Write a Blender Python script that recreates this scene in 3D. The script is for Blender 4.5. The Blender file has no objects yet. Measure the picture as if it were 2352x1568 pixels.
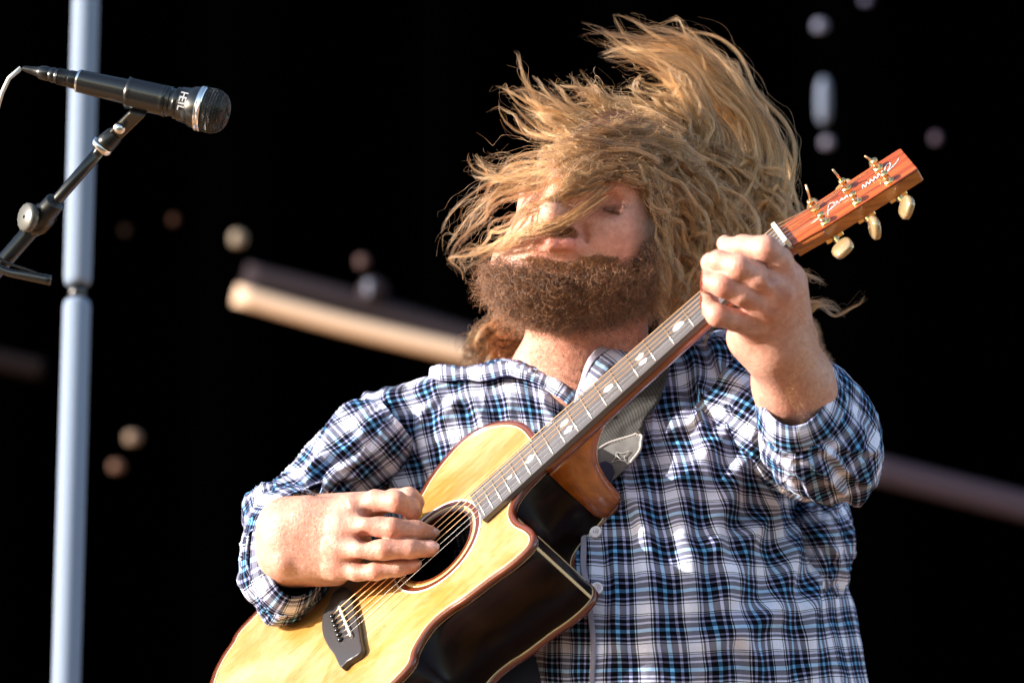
import bpy, math, random
import numpy as np
from mathutils import Vector, Matrix
from mathutils.bvhtree import BVHTree

random.seed(7)
RNG = np.random.default_rng(7)
sc = bpy.context.scene
col = sc.collection

# ------------------------------------------------------------------ camera
K, D, PITCH = 2050.0, 4.5, math.radians(18)
T0 = np.array([0.0, 0.0, 2.55])                       # a point on the singer's chest, above the stage
EX = np.array([1.0, 0, 0])
EU = np.array([0, -math.sin(PITCH), math.cos(PITCH)])
EB = np.array([0, -math.cos(PITCH), -math.sin(PITCH)])
STAGE_Z, GROUND_Z = 1.15, 0.0

cam_d = bpy.data.cameras.new("camera")
cam = bpy.data.objects.new("camera", cam_d)
col.objects.link(cam)
cam.location = Vector(T0 + EB * D)
cam.rotation_euler = (math.pi / 2 + PITCH, 0, 0)
cam_d.sensor_width = 36
cam_d.lens = 36 * D / (2352 / K)
cam_d.clip_start, cam_d.clip_end = 0.05, 3000
cam_d.dof.use_dof = True
cam_d.dof.focus_distance = D - 0.03
cam_d.dof.aperture_fstop = 3.1
sc.camera = cam

# ------------------------------------------------------------------ sky, sun, exposure
SUN = np.array([-0.935, 0.292, 0.20])                   # direction to the sun in the axes right / up / toward the viewer
SUN = SUN / np.linalg.norm(SUN)
sunw = Vector(EX * SUN[0] + EU * SUN[1] + EB * SUN[2]).normalized()
wd = bpy.data.worlds.new("World")
sc.world = wd
wd.use_nodes = True
nt = wd.node_tree
nt.nodes.clear()
wo = nt.nodes.new("ShaderNodeOutputWorld")
bg = nt.nodes.new("ShaderNodeBackground")
sky = nt.nodes.new("ShaderNodeTexSky")
sky.sky_type = 'NISHITA'
sky.sun_disc = False
sky.sun_elevation = math.asin(sunw.z)
sky.sun_rotation = math.atan2(sunw.x, sunw.y)
bg.inputs[1].default_value = 0.15
nt.links.new(sky.outputs[0], bg.inputs[0])
nt.links.new(bg.outputs[0], wo.inputs[0])
sd = bpy.data.lights.new("sun", 'SUN')
sd.energy = 4.8
sd.angle = math.radians(0.5)
sd.color = (1.0, 0.94, 0.86)
so = bpy.data.objects.new("sun", sd)
col.objects.link(so)
so.location = (-4, -3, 8)
so.rotation_euler = sunw.to_track_quat('Z', 'Y').to_euler()

sc.view_settings.view_transform = 'Standard'
sc.view_settings.look = 'None'
sc.view_settings.gamma = 1
sc.view_settings.exposure = 1.38
sc.view_settings.use_curve_mapping = False
sc.render.engine = 'CYCLES'
sc.cycles.use_denoising = True
sc.cycles.max_bounces = 7
sc.cycles.diffuse_bounces = 4
sc.cycles.sample_clamp_indirect = 6
sc.cycles.caustics_reflective = False
sc.cycles.caustics_refractive = False

# ------------------------------------------------------------------ helpers
def P(x, y, z=0.0):
    """point seen at photo position x, y (2352 wide) that lies z metres nearer than the chest plane"""
    s = (D - z) / D / K
    return np.array([(x - 1176) * s, (784 - y) * s, z])

def PX(a):
    a = np.asarray(a, float)
    s = (D - a[..., 2]) / D / K
    return np.stack([(a[..., 0] - 1176) * s, (784 - a[..., 1]) * s, a[..., 2]], -1)

def toW(v):
    v = np.asarray(v, float)
    return T0 + v[..., :1] * EX + v[..., 1:2] * EU + v[..., 2:3] * EB

def toPix(v):
    s = (D - v[..., 2]) / D / K
    return np.stack([1176 + v[..., 0] / s, 784 - v[..., 1] / s], -1)

def norm(v):
    v = np.asarray(v, float)
    return v / np.maximum(np.linalg.norm(v, axis=-1, keepdims=True), 1e-9)

def tag(o, label=None, cat=None, group=None, kind=None):
    if label: o["label"] = label
    if cat: o["category"] = cat
    if group: o["group"] = group
    if kind: o["kind"] = kind
    return o

def empty(name, base_view, label, cat, group=None):
    o = bpy.data.objects.new(name, None)
    o.empty_display_size = 0.05
    col.objects.link(o)
    o.location = Vector(toW(np.asarray(base_view)))
    return tag(o, label, cat, group)

def world_base(o):
    b = np.zeros(3)
    while o is not None:
        b = b + np.array(o.location)
        o = o.parent
    return b

def build(name, V, Fs, mat, parent=None, base=None, smooth=True, attrs=None, vcol=None, world=False):
    """V in viewer axes (or world), Fs list or (n,4)/(n,3) int array"""
    W = np.asarray(V, float) if world else toW(V)
    if parent is not None: b = world_base(parent)
    elif base is not None: b = toW(np.asarray(base)) if not world else np.asarray(base, float)
    else: b = W.mean(0)
    me = bpy.data.meshes.new(name)
    if isinstance(Fs, np.ndarray):
        n, k = Fs.shape
        me.vertices.add(len(W)); me.vertices.foreach_set('co', (W - b).astype(np.float32).ravel())
        me.loops.add(n * k); me.loops.foreach_set('vertex_index', Fs.astype(np.int32).ravel())
        me.polygons.add(n)
        me.polygons.foreach_set('loop_start', (np.arange(n) * k).astype(np.int32))
        me.update(calc_edges=True)
    else:
        me.from_pydata([tuple(x) for x in (W - b)], [], [tuple(int(i) for i in f) for f in Fs])
        me.update()
    if smooth: me.polygons.foreach_set('use_smooth', [True] * len(me.polygons))
    for an, av in (attrs or {}).items():
        at = me.attributes.new(an, 'FLOAT_VECTOR', 'POINT'); at.data.foreach_set('vector', np.asarray(av, np.float32).ravel())
    if vcol is not None:
        at = me.attributes.new('tint', 'FLOAT_COLOR', 'POINT')
        c = np.ones((len(W), 4), np.float32); c[:, :3] = vcol
        at.data.foreach_set('color', c.ravel())
    if mat: me.materials.append(mat)
    o = bpy.data.objects.new(name, me)
    col.objects.link(o)
    if parent is not None: o.parent = parent
    else: o.location = Vector(b)
    return o

def copy_of(o, parent, off_world):
    c = o.copy(); col.objects.link(c); c.parent = parent
    c.location = Vector(np.array(o.location) + np.asarray(off_world))
    return c

def grid_faces(nu, nv, wrap=False):
    i = np.arange(nu if wrap else nu - 1)[:, None]; j = np.arange(nv - 1)[None, :]
    i2 = (i + 1) % nu
    return np.stack([i * nv + j, i2 * nv + j, i2 * nv + j + 1, i * nv + j + 1], -1).reshape(-1, 4)

def catmull(pts, n):
    """resample a polyline (m,d) to n points, Catmull-Rom"""
    p = np.asarray(pts, float)
    if len(p) == 2:
        t = np.linspace(0, 1, n)[:, None]; return p[0] * (1 - t) + p[1] * t
    q = np.vstack([2 * p[0] - p[1], p, 2 * p[-1] - p[-2]])
    seg = np.linalg.norm(np.diff(p[:, :min(3, p.shape[1])], axis=0), axis=1) + 1e-9
    cu = np.r_[0, np.cumsum(seg)]; s = np.linspace(0, cu[-1], n)
    i = np.clip(np.searchsorted(cu, s, side='right') - 1, 0, len(p) - 2)
    t = ((s - cu[i]) / seg[i])[:, None]
    a, b, c, d = q[i], q[i + 1], q[i + 2], q[i + 3]
    return 0.5 * (2 * b + (c - a) * t + (2 * a - 5 * b + 4 * c - d) * t * t + (3 * b - a - 3 * c + d) * t ** 3)

def cr_axis(A, n, axis, cyclic=False):
    """uniform Catmull-Rom resampling of a control net along an axis"""
    A = np.moveaxis(np.asarray(A, float), axis, 0); m = len(A)
    if cyclic:
        s = np.linspace(0, m, n); i = np.floor(s).astype(int); i = np.minimum(i, m - 1); t = s - i
        a, b, c, d = A[(i - 1) % m], A[i % m], A[(i + 1) % m], A[(i + 2) % m]
    else:
        Q = np.concatenate([(2 * A[0] - A[1])[None], A, (2 * A[-1] - A[-2])[None]])
        s = np.linspace(0, m - 1, n); i = np.minimum(np.floor(s).astype(int), m - 2); t = s - i
        a, b, c, d = Q[i], Q[i + 1], Q[i + 2], Q[i + 3]
    t = t.reshape([-1] + [1] * (A.ndim - 1))
    R = 0.5 * (2 * b + (c - a) * t + (2 * a - 5 * b + 4 * c - d) * t * t + (3 * b - a - 3 * c + d) * t ** 3)
    return np.moveaxis(R, 0, axis)

def hash2(i, j, seed):
    n = (i.astype(np.int64) * 374761393 + j.astype(np.int64) * 668265263 + seed * 1442695041) & 0xffffffff
    n = ((n ^ (n >> 13)) * 1274126177) & 0xffffffff
    return ((n ^ (n >> 16)) & 0xffff) / 65535.0

def vnoise(x, y, seed=0):
    i = np.floor(x); j = np.floor(y); fx = x - i; fy = y - j
    fx = fx * fx * fx * (fx * (fx * 6 - 15) + 10); fy = fy * fy * fy * (fy * (fy * 6 - 15) + 10)
    i = i.astype(int); j = j.astype(int)
    return ((hash2(i, j, seed) * (1 - fx) + hash2(i + 1, j, seed) * fx) * (1 - fy)
            + (hash2(i, j + 1, seed) * (1 - fx) + hash2(i + 1, j + 1, seed) * fx) * fy)

def fbm(x, y, seed=0, o=3):
    r, a = 0, 0.5
    for k in range(o):
        r = r + a * (vnoise(x * 2 ** k, y * 2 ** k, seed + k) - 0.5) * 2; a *= 0.5
    return r

def grid_normals(G):
    du = np.gradient(G, axis=0); dv = np.gradient(G, axis=1)
    return norm(np.cross(du, dv))

def frames(path):
    path = np.asarray(path, float)
    tg = norm(np.gradient(path, axis=0))
    up = np.array([0.13, 0.2, 1.0]); n = np.zeros_like(path)
    v = np.cross(tg[0], up); v = v / (np.linalg.norm(v) + 1e-9)
    for i in range(len(path)):
        v = v - tg[i] * (v @ tg[i]); v = v / (np.linalg.norm(v) + 1e-9); n[i] = v
    return tg, n, np.cross(tg, n)

def tube(path, r, nseg=12, caps=True):
    path = np.asarray(path, float); r = np.broadcast_to(np.asarray(r, float), (len(path),))
    tg, a, b = frames(path)
    th = np.linspace(0, 2 * math.pi, nseg, endpoint=False)
    V = path[:, None] + r[:, None, None] * (a[:, None] * np.cos(th)[None, :, None] + b[:, None] * np.sin(th)[None, :, None])
    m = len(path); F = []
    for i in range(m - 1):
        for j in range(nseg):
            F.append((i * nseg + j, i * nseg + (j + 1) % nseg, (i + 1) * nseg + (j + 1) % nseg, (i + 1) * nseg + j))
    V = V.reshape(-1, 3)
    if caps:
        F.append(tuple(range(nseg))[::-1]); F.append(tuple((m - 1) * nseg + j for j in range(nseg)))
    return V, F

def merge(parts):
    V, F, o = [], [], 0
    for v, f in parts:
        V.append(np.asarray(v)); F += [tuple(int(i) + o for i in q) for q in f]; o += len(v)
    return np.vstack(V), F

def boxv(c, ax, ay, az):
    """box from centre and three half-axis vectors"""
    c, ax, ay, az = (np.asarray(q, float) for q in (c, ax, ay, az))
    V = [c + sx * ax + sy * ay + sz * az for sx in (-1, 1) for sy in (-1, 1) for sz in (-1, 1)]
    return np.array(V), [(0, 1, 3, 2), (4, 6, 7, 5), (0, 4, 5, 1), (2, 3, 7, 6), (0, 2, 6, 4), (1, 5, 7, 3)]

def lathe(a, b, prof, nseg=40):
    """prof: (distance from a along the axis in metres, radius)"""
    a = np.asarray(a, float); ax = norm(np.asarray(b) - a)
    p = np.array([a + ax * d for d, _ in prof]); r = [q for _, q in prof]
    u = norm(np.cross(ax, [0.1, 0.2, 1])); v = np.cross(ax, u)
    th = np.linspace(0, 2 * math.pi, nseg, endpoint=False)
    V = p[:, None] + np.array(r)[:, None, None] * (u * np.cos(th)[:, None] + v * np.sin(th)[:, None])[None]
    F = []
    for i in range(len(prof) - 1):
        for j in range(nseg):
            F.append((i * nseg + j, i * nseg + (j + 1) % nseg, (i + 1) * nseg + (j + 1) % nseg, (i + 1) * nseg + j))
    F.append(tuple(range(nseg))[::-1]); F.append(tuple((len(prof) - 1) * nseg + j for j in range(nseg)))
    return V.reshape(-1, 3), F

def bevel(o, w=0.001, seg=2, ang=35):
    m = o.modifiers.new('bevel', 'BEVEL'); m.width = w; m.segments = seg; m.limit_method = 'ANGLE'; m.angle_limit = math.radians(ang)
    return o

def flat_by_angle(o, deg=35):
    me = o.data
    me.polygons.foreach_set('use_smooth', [True] * len(me.polygons))
    try: me.set_sharp_from_angle(angle=math.radians(deg))
    except Exception: pass
    return o

# ------------------------------------------------------------------ materials
def mat(name, base=(0.5, 0.5, 0.5), rough=0.5, metal=0.0, coat=0.0, spec=0.5, sss=0.0, emit=None, estr=0, sheen=0, trans=0):
    m = bpy.data.materials.new(name); m.use_nodes = True
    b = m.node_tree.nodes['Principled BSDF']
    b.inputs['Base Color'].default_value = (*base, 1)
    b.inputs['Roughness'].default_value = rough
    b.inputs['Metallic'].default_value = metal
    b.inputs['Coat Weight'].default_value = coat
    b.inputs['Coat Roughness'].default_value = 0.05
    b.inputs['Specular IOR Level'].default_value = spec
    b.inputs['Sheen Weight'].default_value = sheen
    b.inputs['Transmission Weight'].default_value = trans
    if sss:
        b.inputs['Subsurface Weight'].default_value = sss
        b.inputs['Subsurface Radius'].default_value = (1.0, 0.35, 0.2)
        b.inputs['Subsurface Scale'].default_value = 0.006
    if emit:
        b.inputs['Emission Color'].default_value = (*emit, 1); b.inputs['Emission Strength'].default_value = estr
    return m

class NB:
    def __init__(s, m): s.m = m; s.t = m.node_tree; s.b = m.node_tree.nodes['Principled BSDF']
    def n(s, typ, **kw):
        nd = s.t.nodes.new(typ)
        for k, v in kw.items(): setattr(nd, k, v)
        return nd
    def l(s, a, b): s.t.links.new(a, b)
    def math(s, op, a, b=None, c=None):
        nd = s.n('ShaderNodeMath', operation=op)
        for i, q in enumerate((a, b, c)):
            if q is None: continue
            if isinstance(q, (int, float)): nd.inputs[i].default_value = q
            else: s.l(q, nd.inputs[i])
        return nd.outputs[0]
    def noise(s, vec, scale, detail=3, rough=0.5, dist=0):
        nd = s.n('ShaderNodeTexNoise'); nd.inputs['Scale'].default_value = scale; nd.inputs['Detail'].default_value = detail
        nd.inputs['Roughness'].default_value = rough; nd.inputs['Distortion'].default_value = dist
        if vec is not None: s.l(vec, nd.inputs['Vector'])
        return nd.outputs[0]
    def ramp(s, fac, stops, interp='LINEAR'):
        nd = s.n('ShaderNodeValToRGB'); cr = nd.color_ramp; cr.interpolation = interp
        while len(cr.elements) < len(stops): cr.elements.new(0.5)
        for e, (p, c) in zip(cr.elements, stops):
            e.position = p; e.color = (*c, 1) if len(c) == 3 else c
        s.l(fac, nd.inputs[0]); return nd.outputs[0]
    def mix(s, fac, a, b, mode='MIX'):
        nd = s.n('ShaderNodeMix', data_type='RGBA', blend_type=mode)
        for i, q in ((0, fac), (6, a), (7, b)):
            if isinstance(q, (int, float)): nd.inputs[i].default_value = q
            elif isinstance(q, tuple): nd.inputs[i].default_value = (*q, 1)
            else: s.l(q, nd.inputs[i])
        return nd.outputs[2]
    def mapping(s, vec, sc_=(1, 1, 1), rot=(0, 0, 0), loc=(0, 0, 0)):
        nd = s.n('ShaderNodeMapping'); nd.inputs['Scale'].default_value = sc_; nd.inputs['Rotation'].default_value = rot
        nd.inputs['Location'].default_value = loc; s.l(vec, nd.inputs[0]); return nd.outputs[0]
    def bump(s, h, strength=0.3, dist=0.001, chain=None):
        nd = s.n('ShaderNodeBump'); nd.inputs['Strength'].default_value = strength; nd.inputs['Distance'].default_value = dist
        s.l(h, nd.inputs['Height'])
        if chain is not None: s.l(chain, nd.inputs['Normal'])
        s.l(nd.outputs[0], s.b.inputs['Normal']); return nd.outputs[0]
    def attr(s, name): nd = s.n('ShaderNodeAttribute', attribute_name=name); return nd
    def obj(s): return s.n('ShaderNodeTexCoord').outputs['Object']

def plaid_material(name, off=(0, 0)):
    m = mat(name, rough=0.9, spec=0.12); q = NB(m)
    at = q.attr('cloth').outputs['Vector']
    ns = q.noise(at, 18, 2); wob = q.math('MULTIPLY', q.math('SUBTRACT', ns, 0.5), 0.004)
    sep = q.n('ShaderNodeSeparateXYZ'); q.l(at, sep.inputs[0])
    white, navy, teal, blue = (0.74, 0.75, 0.83), (0.004, 0.008, 0.050), (0.0, 0.060, 0.070), (0.34, 0.55, 0.72)
    W2 = (0.52, 0.54, 0.68)
    warp = [(0, white), (.26, teal), (.285, white), (.305, navy), (.355, W2), (.415, navy), (.55, blue), (.63, navy), (.765, W2),
            (.825, navy), (.905, teal), (.93, white), (.955, teal), (.978, white)]
    weft = [(0, white), (.18, teal), (.205, white), (.225, teal), (.25, W2), (.31, navy), (.40, W2), (.45, navy), (.57, blue), (.66, navy),
            (.77, W2), (.82, navy), (.88, W2), (.90, white), (.93, teal), (.96, white)]
    u = q.math('FRACT', q.math('DIVIDE', q.math('ADD', q.math('ADD', sep.outputs[0], off[0]), wob), 0.0505))
    v = q.math('FRACT', q.math('DIVIDE', q.math('ADD', q.math('ADD', sep.outputs[1], off[1]), wob), 0.0440))
    cu = q.ramp(u, warp, 'CONSTANT'); cv = q.ramp(v, weft, 'CONSTANT')
    c = q.mix(0.5, cu, cv)
    c = q.mix(1.0, c, (0.006, 0.009, 0.022), 'ADD')
    gm = q.n('ShaderNodeGamma'); gm.inputs['Gamma'].default_value = 2.35; q.l(c, gm.inputs['Color']); c = q.mix(1.0, gm.outputs[0], (1.66, 1.62, 1.55), 'MULTIPLY')
    n1 = q.noise(at, 900, 2); c = q.mix(0.35, c, q.ramp(n1, [(0.3, (0.55, 0.55, 0.58)), (0.7, (1.25, 1.25, 1.25))]), 'MULTIPLY')
    n2 = q.noise(at, 40, 3); c = q.mix(0.25, c, q.ramp(n2, [(0.3, (0.7, 0.7, 0.74)), (0.65, (1.1, 1.1, 1.1))]), 'MULTIPLY')
    q.l(c, q.b.inputs['Base Color'])
    th = q.math('MULTIPLY', q.math('SINE', q.math('MULTIPLY', sep.outputs[0], 6283 / 1.1)), q.math('SINE', q.math('MULTIPLY', sep.outputs[1], 6283 / 1.1)))
    b1 = q.bump(th, 0.25, 0.0004)
    q.bump(q.noise(at, 60, 4, 0.6), 0.5, 0.004, b1)
    return m

M = {}
M['plaid'] = plaid_material('plaid cotton')

m = mat('skin', rough=0.42, spec=0.45, sss=0.18); q = NB(m); M['skin'] = m
ti = q.attr('tint').outputs['Color']; oc = q.obj()
n1 = q.noise(oc, 130, 5, 0.65); n2 = q.noise(oc, 26, 3)
c = q.mix(0.85, ti, q.ramp(n1, [(0.3, (0.78, 0.66, 0.62)), (0.7, (1.12, 1.1, 1.08))]), 'MULTIPLY')
c = q.mix(0.5, c, q.ramp(n2, [(0.35, (1.0, 0.78, 0.74)), (0.65, (1.05, 1.05, 1.02))]), 'MULTIPLY')
q.l(c, q.b.inputs['Base Color'])
vo = q.n('ShaderNodeTexVoronoi'); vo.inputs['Scale'].default_value = 900; q.l(oc, vo.inputs['Vector'])
b1 = q.bump(vo.outputs['Distance'], 0.35, 0.0008)
b1 = q.bump(q.noise(oc, 260, 4, .6), 0.5, 0.0016, b1)
q.bump(q.noise(oc, 45, 3, .5, .4), 0.16, 0.004, b1)

HAIRMIX = 1.0
def hair_mat(name, lo, hi, tipc=None, tl=.28):
    m = mat(name, rough=0.45, spec=0.55); q = NB(m)
    hi_ = q.n('ShaderNodeHairInfo')
    c = q.ramp(hi_.outputs['Random'], [(0.0, tuple(a * .22 for a in lo)), (0.30, lo), (0.55 if tl > .1 else .66, tuple(a * .45 + b * .55 if tl > .1 else a * .8 + b * .2 for a, b in zip(lo, hi))), (1.0, hi)])  # darkest strands paint in shaded gaps between locks, brightest ones highlights
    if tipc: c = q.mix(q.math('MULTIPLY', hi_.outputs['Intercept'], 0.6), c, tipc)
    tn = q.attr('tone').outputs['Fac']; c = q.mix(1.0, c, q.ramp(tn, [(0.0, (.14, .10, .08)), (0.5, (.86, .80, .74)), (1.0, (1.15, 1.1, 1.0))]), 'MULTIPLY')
    q.l(c, q.b.inputs['Base Color'])
    q.b.inputs['Roughness'].default_value = 0.34
    tr = q.n('ShaderNodeBsdfHairPrincipled'); tr.parametrization = 'COLOR'; q.l(c, tr.inputs['Color']); tr.inputs['Roughness'].default_value = .32; tr.inputs['Radial Roughness'].default_value = .45
    ms = q.n('ShaderNodeMixShader'); ms.inputs[0].default_value = .62 if tl > .1 else .18
    q.l(q.b.outputs[0], ms.inputs[1]); q.l(tr.outputs[0], ms.inputs[2]); q.l(ms.outputs[0], q.t.nodes['Material Output'].inputs[0])
    return m
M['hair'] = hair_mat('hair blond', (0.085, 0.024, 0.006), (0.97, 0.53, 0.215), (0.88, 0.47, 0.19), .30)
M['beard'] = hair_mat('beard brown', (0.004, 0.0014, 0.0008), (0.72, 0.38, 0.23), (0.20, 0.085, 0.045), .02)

def wood(name, lo, hi, scale=(4, 60, 60), rough=0.35, coat=0.6, streak=1.0, mid=None):
    m = mat(name, rough=rough, coat=coat); q = NB(m)
    at = q.attr('grain').outputs['Vector']
    v = q.mapping(at, scale); n = q.noise(v, 1.0, 5, 0.6, 0.4)
    stops = [(0.5 - 0.22 / streak, lo), (0.5 + 0.2 / streak, hi)]
    if mid: stops.insert(1, (0.5, mid))
    c = q.ramp(n, stops)
    n2 = q.noise(q.mapping(at, (scale[0] * 14, scale[1] * 12, scale[2] * 12)), 1.0, 2)
    c = q.mix(0.3, c, q.ramp(n2, [(0.3, (0.75, 0.72, 0.68)), (0.7, (1.1, 1.1, 1.1))]), 'MULTIPLY')
    q.l(c, q.b.inputs['Base Color'])
    return m
m = wood('spruce', (0.33, 0.155, 0.025), (0.46, 0.265, 0.075), (5, 22, 22), 0.28, 0.5, 0.7); M['spruce'] = m
q = NB(m)   # worn and scuffed patches on the top
at = q.attr('grain').outputs['Vector']
src = q.b.inputs['Base Color'].links[0].from_socket
w1 = q.noise(q.mapping(at, (9, 16, 16)), 1.0, 6, 0.65, 0.6)
c = q.mix(q.ramp(w1, [(0.42, (0, 0, 0)), (0.62, (0.8, 0.8, 0.8))]), src, (0.49, 0.37, 0.20))
w2 = q.noise(q.mapping(at, (40, 110, 110), (0, 0, 0.3)), 1.0, 6, 0.7, 1.2)
c = q.mix(q.ramp(w2, [(0.56, (0, 0, 0)), (0.70, (0.75, 0.75, 0.75))]), c, (0.27, 0.14, 0.03))
q.l(c, q.b.inputs['Base Color'])
gl = q.noise(q.mapping(at, (3, 900, 900)), 1.0, 2); src2 = q.b.inputs['Base Color'].links[0].from_socket
q.l(q.mix(.55, src2, q.ramp(gl, [(0.35, (.72, .62, .5)), (0.6, (1.08, 1.06, 1.04))]), 'MULTIPLY'), q.b.inputs['Base Color'])
w3 = q.noise(q.mapping(at, (5, 7, 7)), 1.0, 3)
q.l(q.mix(.6, q.b.inputs['Base Color'].links[0].from_socket, q.ramp(w3, [(0.35, (.80, .66, .45)), (0.62, (1.06, 1.06, 1.1))]), 'MULTIPLY'), q.b.inputs['Base Color'])
q.bump(w2, 0.12, 0.0006)
M['rosewood'] = wood('rosewood', (0.003, 0.001, 0.0008), (0.010, 0.003, 0.002), (4, 50, 50), 0.30, 0.0)
M['mahogany'] = wood('mahogany', (0.10, 0.022, 0.006), (0.42, 0.13, 0.025), (10, 60, 60), 0.22, 0.9, 0.8, (0.25, 0.065, 0.012))
M['flame'] = wood('flamed mahogany', (0.16, 0.032, 0.006), (0.60, 0.19, 0.03), (60, 25, 25), 0.25, 0.8, 0.7)
M['headwood'] = wood('headplate rosewood', (0.05, 0.008, 0.003), (0.52, 0.115, 0.02), (5, 110, 110), 0.25, 0.3, 1.2, (0.34, 0.062, 0.011))
M['ebony'] = wood('ebony', (0.055, 0.05, 0.055), (0.15, 0.14, 0.15), (8, 240, 240), 0.35, 0.2, 0.9)
M['bridge'] = mat('bridge ebony', (0.035, 0.032, 0.035), 0.35)
M['tortoise'] = mat('tortoise binding', (0.12, 0.025, 0.008), 0.2, coat=0.7)
M['rosewood'].node_tree.nodes['Principled BSDF'].inputs['Specular IOR Level'].default_value = 0.16
M['pearl'] = mat('pearl', (0.75, 0.76, 0.78), 0.2, coat=0.5)
M['cream'] = mat('cream binding', (0.70, 0.55, 0.32), 0.3, coat=0.4)
M['bone'] = mat('bone', (0.80, 0.74, 0.60), 0.35)
M['gold'] = mat('gold hardware', (0.83, 0.58, 0.25), 0.22, 1.0)
M['bronze'] = mat('bronze string', (0.85, 0.50, 0.28), 0.3, 0.9)
M['steel'] = mat('steel string', (0.8, 0.8, 0.82), 0.22, 1.0)
M['fretwire'] = mat('fret wire', (0.80, 0.76, 0.68), 0.25, 0.85)
M['button_peg'] = mat('amber peg button', (0.42, 0.29, 0.15), 0.10, 0.35, coat=1.0)
M['pin'] = mat('bridge pin', (0.012, 0.012, 0.012), 0.2)
M['inside'] = mat('guitar inside', (0.06, 0.03, 0.015), 0.8)
M['blackmetal'] = mat('black metal', (0.002, 0.002, 0.0022), 0.24, 0.0, spec=0.8)
M['blackrubber'] = mat('black plastic', (0.004, 0.004, 0.0045), 0.3)
M['chrome'] = mat('chrome', (0.75, 0.75, 0.76), 0.16, 1.0)
M['pick'] = mat('yellow pick', (0.85, 0.6, 0.02), 0.3)
M['button'] = mat('shirt button', (0.85, 0.80, 0.90), 0.22, coat=0.5)
M['leather'] = mat('grey leather', (0.13, 0.125, 0.12), 0.7); q = NB(M['leather'])
n1 = q.noise(q.obj(), 60, 4); q.l(q.ramp(n1, [(0.3, (0.09, 0.087, 0.084)), (0.7, (0.17, 0.164, 0.16))]), q.b.inputs['Base Color']); q.bump(q.noise(q.obj(), 500, 3), 0.4, 0.0006)
M['stitch'] = mat('pale piping', (0.42, 0.39, 0.38), 0.7)
M['navyleather'] = mat('navy leather', (0.008, 0.012, 0.04), 0.5)
M['cable'] = mat('white cable', (0.6, 0.6, 0.6), 0.4)
m = mat('woven strap', rough=0.8); q = NB(m); M['strap'] = m
at = q.attr('cloth').outputs['Vector']; sep = q.n('ShaderNodeSeparateXYZ'); q.l(at, sep.inputs[0])
a = q.math('SINE', q.math('MULTIPLY', sep.outputs[0], 6283 / 4.6)); b = q.math('SINE', q.math('MULTIPLY', sep.outputs[1], 6283 / 4.6))
w = q.math('MULTIPLY', a, b)
q.l(q.ramp(q.math('MULTIPLY_ADD', w, 0.5, 0.5), [(0.25, (0.018, 0.017, 0.016)), (0.8, (0.07, 0.066, 0.063))]), q.b.inputs['Base Color'])
q.bump(w, 0.25, 0.0006)
M['navytrouser'] = mat('dark denim', (0.02, 0.025, 0.045), 0.85)
M['shoe'] = mat('black shoe leather', (0.015, 0.013, 0.012), 0.4)

# ------------------------------------------------------------------ large structure: ground, stage, backdrop
m = mat('ground concrete', (0.10, 0.09, 0.08), 0.9); q = NB(m); M['ground'] = m
q.l(q.ramp(q.noise(q.obj(), 0.8, 6), [(0.3, (0.07, 0.06, 0.05)), (0.7, (0.13, 0.11, 0.09))]), q.b.inputs['Base Color'])
m = mat('stage plywood', (0.42, 0.22, 0.10), 0.5); q = NB(m); M['stage'] = m
q.l(q.ramp(q.noise(q.mapping(q.obj(), (1, 12, 1)), 2, 5), [(0.3, (0.36, 0.16, 0.05)), (0.7, (0.55, 0.28, 0.11))]), q.b.inputs['Base Color'])
m = mat('black drape', (0.0001, 0.0001, 0.0001), 1.0, spec=0.0); M['drape'] = m

def wbox(name, lo, hi, mt, **kw):
    lo, hi = np.array(lo, float), np.array(hi, float); c = (lo + hi) / 2; h = (hi - lo) / 2
    v, f = boxv(c, (h[0], 0, 0), (0, h[1], 0), (0, 0, h[2]))
    f = [t[::-1] for t in f]
    o = build(name, v, f, mt, base=(c[0], c[1], lo[2]), world=True, smooth=False)
    return tag(o, **kw)
n_ = 40
gx = np.linspace(-400, 400, n_); gy = np.linspace(-400, 400, n_)
GV = np.array([(x, y, GROUND_Z) for x in gx for y in gy])
tag(build('ground', GV, grid_faces(n_, n_), M['ground'], base=(0, 0, 0), world=True, smooth=False), kind='structure')
wbox('stage_floor', (-9, -0.9, 0.02), (9, 9.5, STAGE_Z), M['stage'], kind='structure')
# the black drape at the back of the stage, hanging in soft folds
nx = 400; xs = np.linspace(-10, 10, nx); zs = np.linspace(STAGE_Z, 14, 6)
DV = np.array([(x, 8.0 + 0.12 * math.sin(x * 9 + 0.6 * math.sin(x * 2.3)) + 0.0 * z, z) for x in xs for z in zs])
o = build('backdrop_curtain', DV, grid_faces(nx, 6), M['drape'], base=(0, 8, STAGE_Z), world=True)
tag(o, 'black stage backdrop curtain hanging in folds behind the guitarist', 'curtain')

# round stage pole behind the microphone, in two lengths; its blue paints in skylight
m = mat('skylight blue pole', (0.20, 0.25, 0.345), 0.75, 0.0, spec=.1); M['pole'] = m
vup = np.array([-0.006, math.cos(PITCH), -math.sin(PITCH)])
pc = P(178, 672, -1.1)
pz = lambda h: pc + vup * h
foot_h = -(toW(pc)[2] - STAGE_Z) / 1.0
pole = empty('stage_pole', pz(foot_h), 'tall round stage pole with skylight blue in its colour and a joint, behind the microphone', 'pole')
rp = 0.0190
for (h0, h1) in ((foot_h + .02, -0.010), (0.010, 3.2)):
    pr = [(0, rp * .7), (0.004, rp * .93), (0.012, rp), (h1 - h0 - 0.012, rp), (h1 - h0 - 0.004, rp * .93), (h1 - h0, rp * .7)]
    v, f = lathe(pz(h0), pz(h1), [(a * np.linalg.norm(vup), r) for a, r in pr], 48)
    build('pole_section', v, f, M['pole'], parent=pole)
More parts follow.
